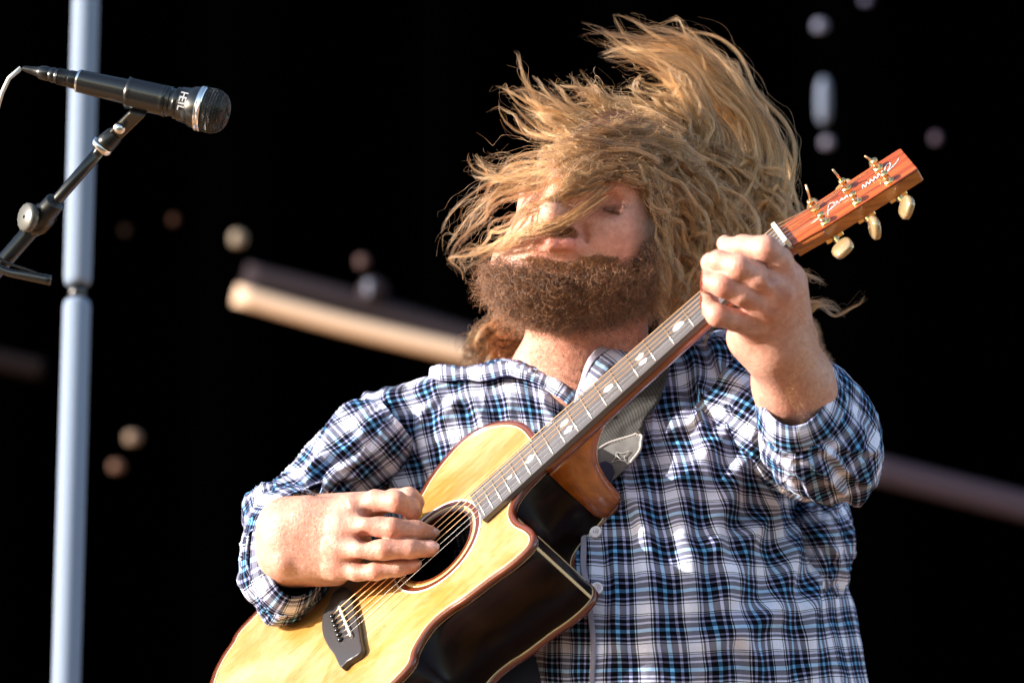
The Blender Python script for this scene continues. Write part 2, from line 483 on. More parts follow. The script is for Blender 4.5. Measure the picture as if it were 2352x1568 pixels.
v, f = lathe(pz(-0.012), pz(0.012), [(0, rp * .62), (0.024, rp * .62)], 32)
build('joint_pin', v, f, M['blackmetal'], parent=pole)
v, f = lathe(pz(foot_h), pz(foot_h + .02), [(0, 0.09), (0.02, 0.09)], 40)
build('base_plate', v, f, M['blackmetal'], parent=pole)

# lighting bars across the back of the stage, out of focus
BZ = -3.6
def bar(name, pts, r, mt, label, z=BZ, flat=None, extra=None):
    pa = PX([(x, y, z) for x, y in pts]); e = empty(name, pa[0], label, 'bar')
    v, f = tube(catmull(pa, 16), r, 24); build('pipe', v, f, mt, parent=e)
    if flat:
        pb = PX([(x, y, z - 0.05) for x, y in flat[0]]); v, f = tube(catmull(pb, 16), flat[1], 12); build('rail', v, f, flat[2], parent=e)
    return e
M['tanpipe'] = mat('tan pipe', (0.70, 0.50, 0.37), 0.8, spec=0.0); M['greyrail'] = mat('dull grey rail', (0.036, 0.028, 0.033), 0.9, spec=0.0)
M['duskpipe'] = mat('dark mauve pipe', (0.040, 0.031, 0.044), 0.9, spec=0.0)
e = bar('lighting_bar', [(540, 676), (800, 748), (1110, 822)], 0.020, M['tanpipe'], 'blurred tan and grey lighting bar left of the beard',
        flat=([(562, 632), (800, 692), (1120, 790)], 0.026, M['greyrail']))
v, f = lathe(P(862, 690, BZ - .02), P(850, 640, BZ - .02), [(0, .012), (.01, .03), (.03, .028), (.045, .012)], 20)
build('clamp', v, f, M['greyrail'], parent=e)
bar('lighting_bar', [(1990, 1072), (2180, 1120), (2470, 1192)], 0.028, M['duskpipe'], 'dim mauve lighting bar right of the fretting elbow')
bar('lighting_bar', [(-60, 815), (100, 850)], 0.022, mat('dim brown pipe', (0.012, 0.009, 0.010), .9, spec=0.0), 'faint short brown bar at the far left of the pole')

# pale bodies painted as glints off the truss, blurring into soft discs
def glint(x, y, w, h, c, label, z=BZ):
    g = (D - z) / D / K
    a = P(x, y + h / 2, z); b = P(x, y - h / 2, z); L = np.linalg.norm(b - a); r = w / 2 * g
    pr = [(0, r * .45), (L * .12, r * .85), (L * .3, r), (L * .7, r), (L * .88, r * .85), (L, r * .45)]
    v, f = lathe(a, b, pr, 24)
    o = build('glint_spot', v, f, mat('fitting paint', c, 0.9, spec=0.0), base=a)
    tag(o, label, 'glint', 'pale bodies standing in for glints on the dark rig')
glint(547, 548, 34, 34, (0.268, 0.215, 0.170), 'pale round glint above the left end of the tan bar')
glint(832, 601, 26, 28, (0.098, 0.063, 0.063), 'dim pinkish round glint above the middle of the tan bar')
glint(848, 664, 20, 40, (0.179, 0.197, 0.268), 'bluish upright glint on the tan bar')
glint(400, 505, 18, 20, (0.053, 0.027, 0.020), 'faint reddish glint between the pole and the pale round one')
glint(290, 530, 18, 18, (0.022, 0.014, 0.011), 'faintest brown glint just right of the pole')
glint(305, 1005, 34, 28, (0.223, 0.161, 0.125), 'pale pink glint right of the pole at chest height')
glint(268, 1071, 30, 24, (0.152, 0.089, 0.067), 'brownish glint just below the pale pink one')
glint(1884, 60, 30, 26, (0.143, 0.152, 0.223), 'bluish glint high above the headstock')
glint(1990, 2, 22, 18, (0.089, 0.089, 0.143), 'blue glint cut by the top edge of the photo')
glint(1892, 232, 30, 105, (0.134, 0.161, 0.232), 'long upright bluish glint above the headstock')
glint(1900, 328, 26, 24, (0.152, 0.148, 0.205), 'round bluish glint just under the long upright one')
glint(2150, 318, 20, 22, (0.081, 0.063, 0.089), 'faint mauve glint right of the headstock')

# ------------------------------------------------------------------ implicit modelling: smooth unions turned into one mesh
class Vol:
    def __init__(s, lo, hi, h):
        s.lo = np.array(lo, float); s.h = h
        s.n = np.ceil((np.array(hi) - s.lo) / h).astype(int) + 1
        s.F = np.full(s.n, 0.05, np.float32)
    def sub(s, lo, hi):
        a = np.clip(np.floor((np.asarray(lo) - s.lo) / s.h).astype(int), 0, s.n - 1)
        b = np.clip(np.ceil((np.asarray(hi) - s.lo) / s.h).astype(int) + 1, 1, s.n)
        b = np.maximum(b, a + 1)
        sl = tuple(slice(i, j) for i, j in zip(a, b))
        g = [s.lo[i] + s.h * np.arange(a[i], b[i]) for i in range(3)]
        X = np.stack(np.meshgrid(*g, indexing='ij'), -1).astype(np.float32)
        return sl, X
    def op(s, lo, hi, fn, k, mode='add'):
        sl, X = s.sub(lo, hi); d = fn(X); A = s.F[sl]
        if mode == 'add':
            h = np.maximum(k - np.abs(A - d), 0) / k; s.F[sl] = np.minimum(A, d) - h * h * k * 0.25
        else:
            d = -d; h = np.maximum(k - np.abs(A - d), 0) / k; s.F[sl] = np.maximum(A, d) + h * h * k * 0.25
    def cone(s, a, b, ra, rb, k=0.008, mode='add'):
        a = np.asarray(a, np.float32); b = np.asarray(b, np.float32); R = max(ra, rb) + k + 0.006
        ab = b - a; L = float(ab @ ab) + 1e-12
        def fn(X):
            t = np.clip(((X - a) @ ab) / L, 0, 1)
            return np.linalg.norm(X - a - t[..., None] * ab, axis=-1) - (ra + (rb - ra) * t)
        s.op(np.minimum(a, b) - R, np.maximum(a, b) + R, fn, k, mode)
    def chain(s, pts, rs, k=0.006):
        for i in range(len(pts) - 1): s.cone(pts[i], pts[i + 1], rs[i], rs[i + 1], k)
    def ball(s, c, r, k=0.008, mode='add'): s.cone(c, np.asarray(c) + 1e-5, r, r, k, mode)
    def ell(s, c, r, R=None, k=0.01, mode='add'):
        c = np.asarray(c, np.float32); r = np.asarray(r, np.float32); m = r.max() + k + 0.006
        Q = np.eye(3, dtype=np.float32) if R is None else np.asarray(R, np.float32)
        def fn(X):
            q = (X - c) @ Q.T
            k0 = np.linalg.norm(q / r, axis=-1); k1 = np.linalg.norm(q / (r * r), axis=-1)
            return k0 * (k0 - 1) / np.maximum(k1, 1e-6)
        s.op(c - m, c + m, fn, k, mode)
    def mesh(s):
        F = s.F; S = F < 0
        C = [(i, j, k) for i in (0, 1) for j in (0, 1) for k in (0, 1)]
        n = np.array(F.shape) - 1
        cnt = np.zeros(n, np.int8)
        for i, j, k in C: cnt += S[i:n[0] + i, j:n[1] + j, k:n[2] + k]
        act = np.argwhere((cnt > 0) & (cnt < 8))
        vals = {c: F[act[:, 0] + c[0], act[:, 1] + c[1], act[:, 2] + c[2]] for c in C}
        acc = np.zeros((len(act), 3)); num = np.zeros(len(act))
        for c in C:
            for ax in range(3):
                if c[ax]: continue
                d = list(c); d[ax] = 1; d = tuple(d)
                a, b = vals[c], vals[d]; m = (a < 0) != (b < 0)
                t = np.where(m, a / np.where(m, a - b, 1), 0)
                p = np.zeros((len(act), 3)); p += np.array(c); p[:, ax] = t
                acc += p * m[:, None]; num += m
        V = (act + acc / num[:, None]) * s.h + s.lo
        ids = np.full(n, -1, np.int32); ids[act[:, 0], act[:, 1], act[:, 2]] = np.arange(len(act))
        Q = []
        for ax in range(3):
            a = [slice(None)] * 3; b = [slice(None)] * 3; a[ax] = slice(0, -1); b[ax] = slice(1, None)
            A, B = S[tuple(a)], S[tuple(b)]
            e = np.argwhere(A != B); o1, o2 = (ax + 1) % 3, (ax + 2) % 3
            ok = (e[:, o1] > 0) & (e[:, o2] > 0) & (e[:, o1] < F.shape[o1] - 1) & (e[:, o2] < F.shape[o2] - 1)
            e = e[ok]; ins = A[e[:, 0], e[:, 1], e[:, 2]]
            def cid(d1, d2):
                q = e.copy(); q[:, o1] -= d1; q[:, o2] -= d2; return ids[q[:, 0], q[:, 1], q[:, 2]]
            f = np.stack([cid(1, 1), cid(0, 1), cid(0, 0), cid(1, 0)], -1)
            f[~ins] = f[~ins][:, ::-1]; Q.append(f)
        return V, np.vstack(Q)

def relax(V, Fq, it=2, lam=0.5):
    for _ in range(it):
        s = np.zeros_like(V); c = np.zeros(len(V))
        for i in range(4):
            j = (i + 1) % 4
            np.add.at(s, Fq[:, i], V[Fq[:, j]]); np.add.at(s, Fq[:, j], V[Fq[:, i]])
            np.add.at(c, Fq[:, i], 1); np.add.at(c, Fq[:, j], 1)
        V = V * (1 - lam) + lam * s / np.maximum(c, 1)[:, None]
    return V

def tint(V, base, spots):
    C = np.tile(np.array(base, float), (len(V), 1))
    for c, r, colr, w in spots:
        d = np.linalg.norm((V - np.asarray(c)) / np.asarray(r), axis=1)
        g = (w * np.clip(1 - d, 0, 1) ** 0.7)[:, None] if np.ndim(r) == 0 else (w * np.exp(-d * d * 2))[:, None]
        C = C * (1 - g) + np.array(colr) * g
    return C

# ------------------------------------------------------------------ guitar axes (saddle is the origin, on the soundboard)
GO = P(793, 1427, 0.02)
_w2 = np.array([0.50, -0.866]) * 0.52; _s2 = norm([0.742, 0.670])
GS = norm(np.array([_s2[0] * .992, _s2[1] * .992, 0.127])); GWt = np.array([_w2[0], _w2[1], 0.854])
GWt = norm(GWt - GS * (GWt @ GS)); GW = -GWt                      # GW points to the bass side
GN = norm(np.cross(GS, GW));
if GN[2] < 0: GN = -GN
def G(s, w, n=0.0):
    s, w, n = (np.asarray(q, float)[..., None] for q in np.broadcast_arrays(s, w, n))
    return GO + s * GS + w * GW + n * GN
def Ginv(x, y, off=0.0):
    o = np.array([0, 0, D]); d = np.array([(x - 1176) / K / D, -(y - 784) / K / D, -1.0])
    p = GO + GN * off; t = ((p - o) @ GN) / (d @ GN); q = o + d * t - GO
    return q @ GS, q @ GW
def plane_z(x, y, off=0.0):
    s, w = Ginv(x, y, off); return float((GO + s * GS + w * GW + off * GN)[2])

SKIN, PINK, DARK = (0.57, 0.33, 0.265), (0.50, 0.195, 0.145), (0.40, 0.17, 0.12)
NAILC = (0.74, 0.50, 0.45)

# ------------------------------------------------------------------ the guitarist's body
bodyV, bodyF, bodyC, off_ = [], [], [], 0
def add_body(V, Fq, C):
    global off_
    bodyV.append(V); bodyF.append(Fq + off_); bodyC.append(C); off_ += len(V)

# --- strumming hand (at the sound hole)
def finger(vol, pts, rs, palm_k=0.010, tipflat=None):
    fv = Vol.__new__(Vol); fv.lo = vol.lo; fv.h = vol.h; fv.n = vol.n; fv.F = np.full(vol.n, 0.05, np.float32)
    fv.chain(pts, rs, 0.004)
    return fv.F
def combine(vol, fingers, kp=0.011, kf=0.0022):
    base = vol.F.copy(); out = None
    for f in fingers:
        h = np.maximum(kp - np.abs(base - f), 0) / kp; d = np.minimum(base, f) - h * h * kp * .25
        if out is None: out = d
        else:
            # keep neighbouring fingers apart outside the palm
            h = np.maximum(kf - np.abs(out - d), 0) / kf * (np.minimum(out, d) < base - 1e-4)
            out = np.minimum(out, d) - h * h * kf * .25
    vol.F = out

zr = 0.030
RH = dict(
    index=[(816, 1170, zr + .005), (862, 1150, zr + .022), (911, 1152, zr + .034), (940, 1166, zr + .022), (950, 1180, zr + .004)],
    middle=[(790, 1212, zr + .018), (845, 1206, zr + .034), (901, 1213, zr + .043), (957, 1217, zr + .033), (988, 1224, zr + .018)],
    ring=[(782, 1256, zr + .020), (830, 1262, zr + .038), (882, 1262, zr + .048), (942, 1260, zr + .047), (990, 1259, zr + .040)],
    pinky=[(778, 1300, zr + .012), (820, 1312, zr + .026), (862, 1311, zr + .036), (915, 1304, zr + .036), (950, 1298, zr + .030)])
RR = dict(index=[.0135, .0124, .0120, .0100, .0088], middle=[.0135, .0122, .0116, .0106, .0088],
          ring=[.0130, .0118, .0112, .0105, .0094], pinky=[.0120, .0104, .0099, .0092, .0082])
lo = P(500, 1480, -.20) - .01; hi = P(1030, 1040, .11) + .01
lo = np.minimum(P(520, 1440, -.20), P(520, 1440, .1)); hi = np.maximum(P(1030, 1070, -.2), P(1030, 1070, .1)); hi[2] = .105; lo[2] = -.20
v = Vol(lo, hi, 0.00155)
wr = P(668, 1240, zr - .018)
v.cone(P(668, 1262, -.17), P(664, 1252, -.06), .040, .040, .02)
v.cone(P(664, 1250, -.06), wr, .040, .036, .02)
v.cone(P(655, 1205, zr - .022), P(700, 1195, zr - .008), .030, .026, .015)
v.cone(P(655, 1280, zr - .03), P(705, 1270, zr - .018), .031, .028, .015)
for a, r in (((816, 1170), .0165), ((790, 1212), .0175), ((782, 1256), .0170), ((778, 1300), .0150)):
    i = 1170 if a[1] < 1180 else a[1]
    t = (a[1] - 1170) / 130
    v.cone(P(672, 1205 + 72 * t, zr - .020), P(a[0] - 4, a[1], zr + .006 + .010 * math.sin(math.pi * (.15 + .7 * t))), .026, r, .016)
v.cone(P(660, 1300, -.03), P(770, 1308, zr - .016), .024, .018, .014)          # heel of the hand
v.cone(P(700, 1240, zr - .035), P(800, 1240, zr - .020), .030, .026, .02)
v.cone(P(700, 1180, -.02), P(850, 1160, zr - .012), .022, .016, .012)
v.chain([P(850, 1165, zr - .014), P(905, 1146, zr - .004), P(940, 1140, zr + .006), P(958, 1150, zr + .004)], [.014, .011, .010, .008], .006)  # thumb behind the index finger
# knuckle heads and the tendons behind them
for (x, y), r in (((806, 1168), .0085), ((783, 1212), .0095), ((772, 1254), .009), ((770, 1297), .008)):
    v.ball(P(x, y, zr + .0135), r, .014)
for (x0, y0, x1, y1) in ((800, 1170, 690, 1205), (778, 1212, 690, 1222), (768, 1254, 690, 1240), (765, 1295, 690, 1258)):
    v.cone(P(x0, y0, zr + .019), P(x1, y1, zr + .004), .0042, .003, .006)
v.ball(P(652, 1290, zr + .006), .008, .012)                                      # wrist bone
fs = [finger(v, [P(*p) for p in RH[k]], RR[k]) for k in ('index', 'middle', 'ring', 'pinky')]
combine(v, fs)
for k in RH:                                                                     # knuckle swellings and nail folds
    a, b, c, d, e = [P(*p) for p in RH[k]]
    for tt in (-.0035, 0, .0035):
        v.cone(c + np.array([tt, -.008, RR[k][2] + .0022]), c + np.array([tt, .009, RR[k][2] + .0022]), .0007, .0007, .0016, 'cut')
    v.ball((c + d) / 2 + np.array([.006, -RR[k][3] * 0.2, .0]), .0001, .001)
for k in ('ring', 'pinky'):
    d, e = P(*RH[k][3]), P(*RH[k][4]); ax = norm(e - d); nn = np.array([0.15, .45, .88]); nn = norm(nn - ax * (nn @ ax)); sd_ = np.cross(ax, nn)
    c = e - ax * .001 + nn * RR[k][4] * .86
    v.ell(c, (.0082, .0058, .0020), np.stack([ax, sd_, nn]), .0006)
for (x, y, z) in ((838, 1236, .052), (830, 1286, .048), (848, 1186, .044)):       # valleys between the knuckles
    v.ball(P(x, y, zr + z - .012), .004, .012, 'cut')
V_, F_ = v.mesh(); V_ = relax(V_, F_, 1, .4)
sp = []
for k in RH:
    pts = [P(*p) for p in RH[k]]
    sp.append((pts[2] + [0, 0, .01], .012, (.60, .24, .17), .8)); sp.append((pts[0] + [-.004, 0, .012], .015, PINK, .5)); sp.append((pts[4], .014, (.66, .25, .19), .75))
    if k in ('ring', 'pinky'): sp.append((pts[4] + norm(pts[4] - pts[3]) * .0005 + [0, .004, .008], .0085, (.80, .52, .50), 1.0))
sp += [(P(700, 1330, -.02), .05, (.62, .26, .16), .6)]  # reddish bounce light painted on the heel of the hand
add_body(V_, F_, tint(V_, SKIN, sp))

# --- fretting hand round the neck
LH = dict(
    index=[(1806, 640, .232), (1790, 598, .245), (1758, 572, .252), (1706, 566, .238), (1676, 570, .216), (1684, 580, .190)],
    middle=[(1790, 672, .240), (1744, 640, .258), (1696, 614, .262), (1650, 600, .250), (1634, 604, .226), (1650, 612, .200)],
    ring=[(1762, 706, .236), (1708, 678, .254), (1660, 655, .258), (1624, 644, .246), (1612, 648, .222), (1634, 655, .196)],
    pinky=[(1730, 742, .225), (1688, 735, .240), (1648, 724, .246), (1624, 700, .238), (1616, 690, .218), (1636, 694, .195)])
LR = dict(index=[.0165, .0140, .0138, .0120, .0110, .0095], middle=[.0155, .0130, .0128, .0115, .0105, .0090],
          ring=[.0150, .0125, .0122, .0112, .0102, .0088], pinky=[.0140, .0118, .0114, .0102, .0092, .0080])
lo = P(1590, 1130, .03); hi = P(1950, 515, .03); lo[2] = -.02; hi[2] = .285; hi[0] = P(1950, 515, -.02)[0]; hi[1] = P(1, 505, -.02)[1]; lo[0] = P(1590, 1, .03)[0]
v = Vol(lo, hi, 0.00165)
wr = P(1783, 800, .190)
v.cone(P(1868, 1050, .02), P(1840, 975, .075), .036, .042, .02)
v.cone(P(1840, 975, .075), P(1820, 880, .130), .042, .040, .02)
v.cone(P(1818, 880, .135), wr, .040, .031, .02)
v.cone(P(1862, 905, .11), P(1822, 800, .160), .026, .022, .02)
for k, (wx, wy, r0) in dict(index=(1800, 785, .026), middle=(1788, 795, .026), ring=(1770, 798, .025), pinky=(1755, 795, .024)).items():
    a = np.array(LH[k][0]); v.cone(P(wx, wy, .180), P(a[0], a[1], a[2] - .006), r0, LR[k][0] * 1.08, .018)
v.cone(P(1822, 770, .165), P(1812, 660, .215), .022, .018, .015)
v.cone(P(1715, 775, .185), P(1725, 750, .205), .022, .016, .015)
v.chain([P(1830, 770, .150), P(1800, 700, .140), P(1735, 620, .148), P(1690, 575, .158), P(1666, 560, .166)], [.022, .019, .015, .012, .0095], .008)   # thumb behind the neck
for k in LH:
    a = np.array(LH[k][0]); v.ball(P(a[0] - 6, a[1] + 2, a[2] + .008), .0095, .012)
fs = [finger(v, [P(*p) for p in LH[k]], LR[k]) for k in ('index', 'middle', 'ring', 'pinky')]
combine(v, fs, .010)
for k in LH:
    c = P(*LH[k][2]); v.ball(c + np.array([.001, 0, .0015]), LR[k][2] * .88, .006)
    for tt in (-.004, 0., .004):
        v.cone(c + np.array([tt + .004, -.009, LR[k][2] + .003]), c + np.array([tt, .008, LR[k][2] + .003]), .0007, .0007, .0018, 'cut')
for x, y, z in ((1806, 680, .272), (1776, 722, .268), (1742, 757, .252)):
    v.ball(P(x, y, z), .0065, .014, 'cut')
for x, y, z in ((1745, 668, .272), (1712, 708, .265), (1772, 640, .264)):
    v.ball(P(x, y, z), .003, .008, 'cut')
V_, F_ = v.mesh(); V_ = relax(V_, F_, 1, .4)
sp = [((P(1785, 690, .26)), .05, (.64, .30, .27), .45)]
for k in LH:
    sp.append((P(*LH[k][2]) + [0, 0, .01], .014, (.60, .24, .18), .8)); sp.append((P(*LH[k][4]), .02, (.72, .45, .36), .6))
sp += [(P(x, y, .262), .013, (.42, .15, .11), .75) for x, y in ((1806, 682), (1776, 724), (1742, 759))]  # shade in the knuckle dents, painted into the skin colour
add_body(V_, F_, tint(V_, SKIN, sp))

# --- head, neck and upper chest
lo = P(1060, 960, -.2); hi = P(1640, 225, -.2); lo[2] = -.2; hi[2] = .138
v = Vol(lo, hi, 0.0024)
v.ell(P(1412, 425, -.045), (.082, .088, .085), None, .02)
v.ell(P(1368, 490, .012), (.088, .088, .074), None, .03)
v.cone(P(1345, 850, -.10), P(1350, 660, -.045), .072, .068, .03)
v.cone(P(1270, 890, -.140), P(1400, 890, -.145), .055, .055, .04)
v.cone(P(1310, 890, -.100), P(1345, 950, -.110), .045, .045, .04)
# jaw and the bulk under the beard
v.ell(P(1300, 606, .030), (.078, .050, .056), None, .03)
v.ell(P(1230, 636, .030), (.044, .044, .050), None, .03)
v.ell(P(1385, 632, .015), (.058, .044, .050), None, .03)
v.ell(P(1405, 545, .044), (.044, .042, .042), None, .025)       # cheek
v.ell(P(1235, 545, .052), (.026, .032, .026), None, .02)       # other cheek
v.ell(P(1384, 430, .062), (.040, .016, .020), None, .015)      # brow
v.ell(P(1290, 455, .070), (.020, .050, .022), None, .015)      # bridge of the nose
v.ell(P(1268, 490, .098), (.017, .018, .018), None, .012)      # tip
v.ell(P(1296, 503, .088), (.012, .011, .012), None, .006)      # wings
v.ell(P(1246, 503, .088), (.012, .011, .012), None, .006)
v.ell(P(1286, 508, .098), (.0050, .0035, .007), None, .003, 'cut')
v.ell(P(1258, 508, .098), (.0045, .0035, .007), None, .003, 'cut')
v.ell(P(1278, 524, .080), (.028, .010, .014), None, .012)      # upper lip skin
v.ell(P(1392, 468, .086), (.022, .013, .014), None, .010, 'cut')    # eye socket
v.ell(P(1396, 466, .062), (.017, .013, .014), None, .004)      # closed eye
v.cone(P(1372, 468, .0795), P(1396, 474, .0785), .0013, .0013, .002, 'cut'); v.cone(P(1396, 474, .0785), P(1418, 484, .071), .0013, .0012, .002, 'cut')
v.ell(P(1282, 566, .082), (.032, .012, .014), None, .008)      # lower lip mound
v.chain([P(1246, 548, .082), P(1268, 558, .097), P(1300, 558, .096), P(1326, 551, .083)], [.004, .0078, .0075, .0040], .004)
v.chain([P(1250, 541, .080), P(1272, 526, .088), P(1296, 526, .088), P(1330, 547, .078)], [.0035, .0050, .0052, .0035], .004)
v.chain([P(1262, 541, .098), P(1290, 540, .100), P(1312, 543, .095)], [.0022, .0030, .0022], .0)if False else None
v.cone(P(1262, 540, .095), P(1292, 537, .0955), .0030, .0044, .003, 'cut'); v.cone(P(1292, 537, .0955), P(1318, 544, .090), .0044, .0022, .003, 'cut')
v.cone(P(1322, 492, .090), P(1338, 522, .091), .0022, .0026, .007, 'cut'); v.cone(P(1338, 522, .091), P(1350, 562, .084), .0026, .0015, .007, 'cut')
# ear
v.ell(P(1486, 512, .004), (.012, .032, .018), None, .004); v.ell(P(1488, 510, .022), (.006, .020, .008), None, .004, 'cut')
V_, F_ = v.mesh(); V_ = relax(V_, F_, 1, .4)
BEARD_POLY = [(1180, 606), (1215, 612), (1262, 624), (1310, 630), (1350, 618), (1400, 612), (1450, 604), (1484, 556), (1498, 600), (1490, 660), (1460, 705), (1400, 734), (1300, 744),
              (1225, 730), (1160, 712), (1120, 688), (1112, 640), (1132, 612), (1152, 604)]
def inpoly(p, poly):
    x, y = p[:, 0], p[:, 1]; r = np.zeros(len(p), bool); n = len(poly)
    for i in range(n):
        x0, y0 = poly[i]; x1, y1 = poly[(i + 1) % n]
        m = ((y0 > y) != (y1 > y)) & (x < (x1 - x0) * (y - y0) / (y1 - y0 + 1e-9) + x0); r ^= m
    return r
def polydist(p, poly):
    d = np.full(len(p), 1e9); n = len(poly)
    for i in range(n):
        a = np.array(poly[i], float); ab = np.array(poly[(i + 1) % n], float) - a
        t = np.clip(((p - a) @ ab) / (ab @ ab), 0, 1); d = np.minimum(d, np.linalg.norm(p - a - t[:, None] * ab, axis=1))
    return d * np.where(inpoly(p, poly), 1, -1)
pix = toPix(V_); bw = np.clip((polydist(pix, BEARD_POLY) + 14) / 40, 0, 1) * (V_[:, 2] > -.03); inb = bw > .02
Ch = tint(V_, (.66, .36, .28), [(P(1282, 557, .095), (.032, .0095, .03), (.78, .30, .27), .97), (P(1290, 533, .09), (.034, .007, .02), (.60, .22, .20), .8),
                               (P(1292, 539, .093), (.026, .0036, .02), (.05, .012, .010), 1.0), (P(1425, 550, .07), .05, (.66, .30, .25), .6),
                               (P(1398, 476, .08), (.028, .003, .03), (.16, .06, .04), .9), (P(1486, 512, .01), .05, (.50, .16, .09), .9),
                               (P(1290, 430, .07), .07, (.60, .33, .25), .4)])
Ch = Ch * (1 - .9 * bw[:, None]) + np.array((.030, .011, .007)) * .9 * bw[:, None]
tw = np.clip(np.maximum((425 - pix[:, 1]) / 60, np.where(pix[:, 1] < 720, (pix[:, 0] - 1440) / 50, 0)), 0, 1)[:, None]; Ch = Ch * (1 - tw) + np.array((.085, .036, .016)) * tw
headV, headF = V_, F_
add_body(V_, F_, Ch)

# --- coarse trunk, arms and legs inside the clothes, so the figure is whole
lo = np.array([-.42, -1.75, -.75]); hi = np.array([.48, .12, .12])
v = Vol(lo, hi, 0.010)
dn = -np.array([0, math.cos(PITCH), -math.sin(PITCH)])               # straight down in viewer axes
hipc = P(1340, 1560, -.10)
v.cone(P(1330, 930, -.16), hipc, .095, .12, .06); v.cone(P(1000, 985, -.17), P(1620, 900, -.17), .05, .05, .06)
for sx in (-.11, .12):
    h0 = hipc + np.array([sx, -.02, 0]); kn = h0 + dn * .42 + np.array([sx * .3, 0, .03]); ft = kn + dn * .44 + np.array([0, 0, -.02])
    v.cone(h0, kn, .082, .055, .05); v.cone(kn, ft, .055, .038, .03)
V_, F_ = v.mesh(); V_ = relax(V_, F_, 2, .5); add_body(V_, F_, np.tile(np.array(SKIN), (len(V_), 1)))
FOOT = P(1340, 1560, -.10) + dn * ((toW(P(1340, 1560, -.10))[2] - STAGE_Z))
person = empty('person', FOOT, 'long-haired bearded guitarist in blue plaid shirt, head thrown back, strumming', 'person')
bodyV = np.vstack(bodyV); bodyF = np.vstack(bodyF); bodyC = np.vstack(bodyC)
build('body', bodyV, bodyF, M['skin'], parent=person, vcol=bodyC)
M['nail'] = mat('fingernail', (0.74, 0.47, 0.43), 0.25, coat=0.4)
for k in ('ring', 'pinky', 'middle'):
    d, e = P(*RH[k][3]), P(*RH[k][4]); ax = norm(e - d); nn = np.array([0.1, .35, .93]); nn = norm(nn - ax * (nn @ ax)); sd_ = np.cross(ax, nn)
    c = e + ax * .001 + nn * RR[k][4] * .93; V = []
    for i in range(7):
        ph = math.pi / 2 * i / 6
        for j in range(16):
            t = 2 * math.pi * j / 16; x_ = math.copysign(abs(math.cos(t)) ** .7, math.cos(t)) * .0066 * math.cos(ph); y_ = math.copysign(abs(math.sin(t)) ** .8, math.sin(t)) * .0050 * math.cos(ph)
            V.append(c + ax * x_ + sd_ * y_ + nn * (.0013 * math.sin(ph) - (y_ / .005) ** 2 * .0022))
    build('fingernail', np.array(V), np.array([(i * 16 + j, i * 16 + (j + 1) % 16, (i + 1) * 16 + (j + 1) % 16, (i + 1) * 16 + j) for i in range(6) for j in range(16)]), M['nail'], parent=person)
# trousers and shoes
lo = np.array([-.45, -1.85, -.75]); hi = np.array([.5, -.30, .30])
v = Vol(lo, hi, 0.010)
v.cone(P(1250, 1600, -.10), P(1480, 1600, -.10), .135, .135, .05)
legs = []
for sx in (-.11, .12):
    h0 = hipc + np.array([sx, -.06, 0]); L = (toW(h0)[2] - STAGE_Z); kn = h0 + dn * L * .5 + np.array([sx * .3, 0, .03]); ft = h0 + dn * (L - .07) + np.array([sx * .3, 0, 0])
    v.cone(h0, kn, .105, .078, .06); v.cone(kn, ft, .078, .060, .04); legs.append(ft)
V_, F_ = v.mesh(); V_ = relax(V_, F_, 2, .5); build('trousers', V_, F_, M['navytrouser'], parent=person)
for ft in legs:
    v = Vol(ft - .2, ft + .24, 0.007); fw = np.array([0, math.sin(PITCH), math.cos(PITCH)])
    a = ft + dn * .02; b = a + fw * .17; v.cone(a, b, .048, .042, .03); V_, F_ = v.mesh(); V_ = relax(V_, F_, 1)
    build('shoe', V_, F_, M['shoe'], parent=person)

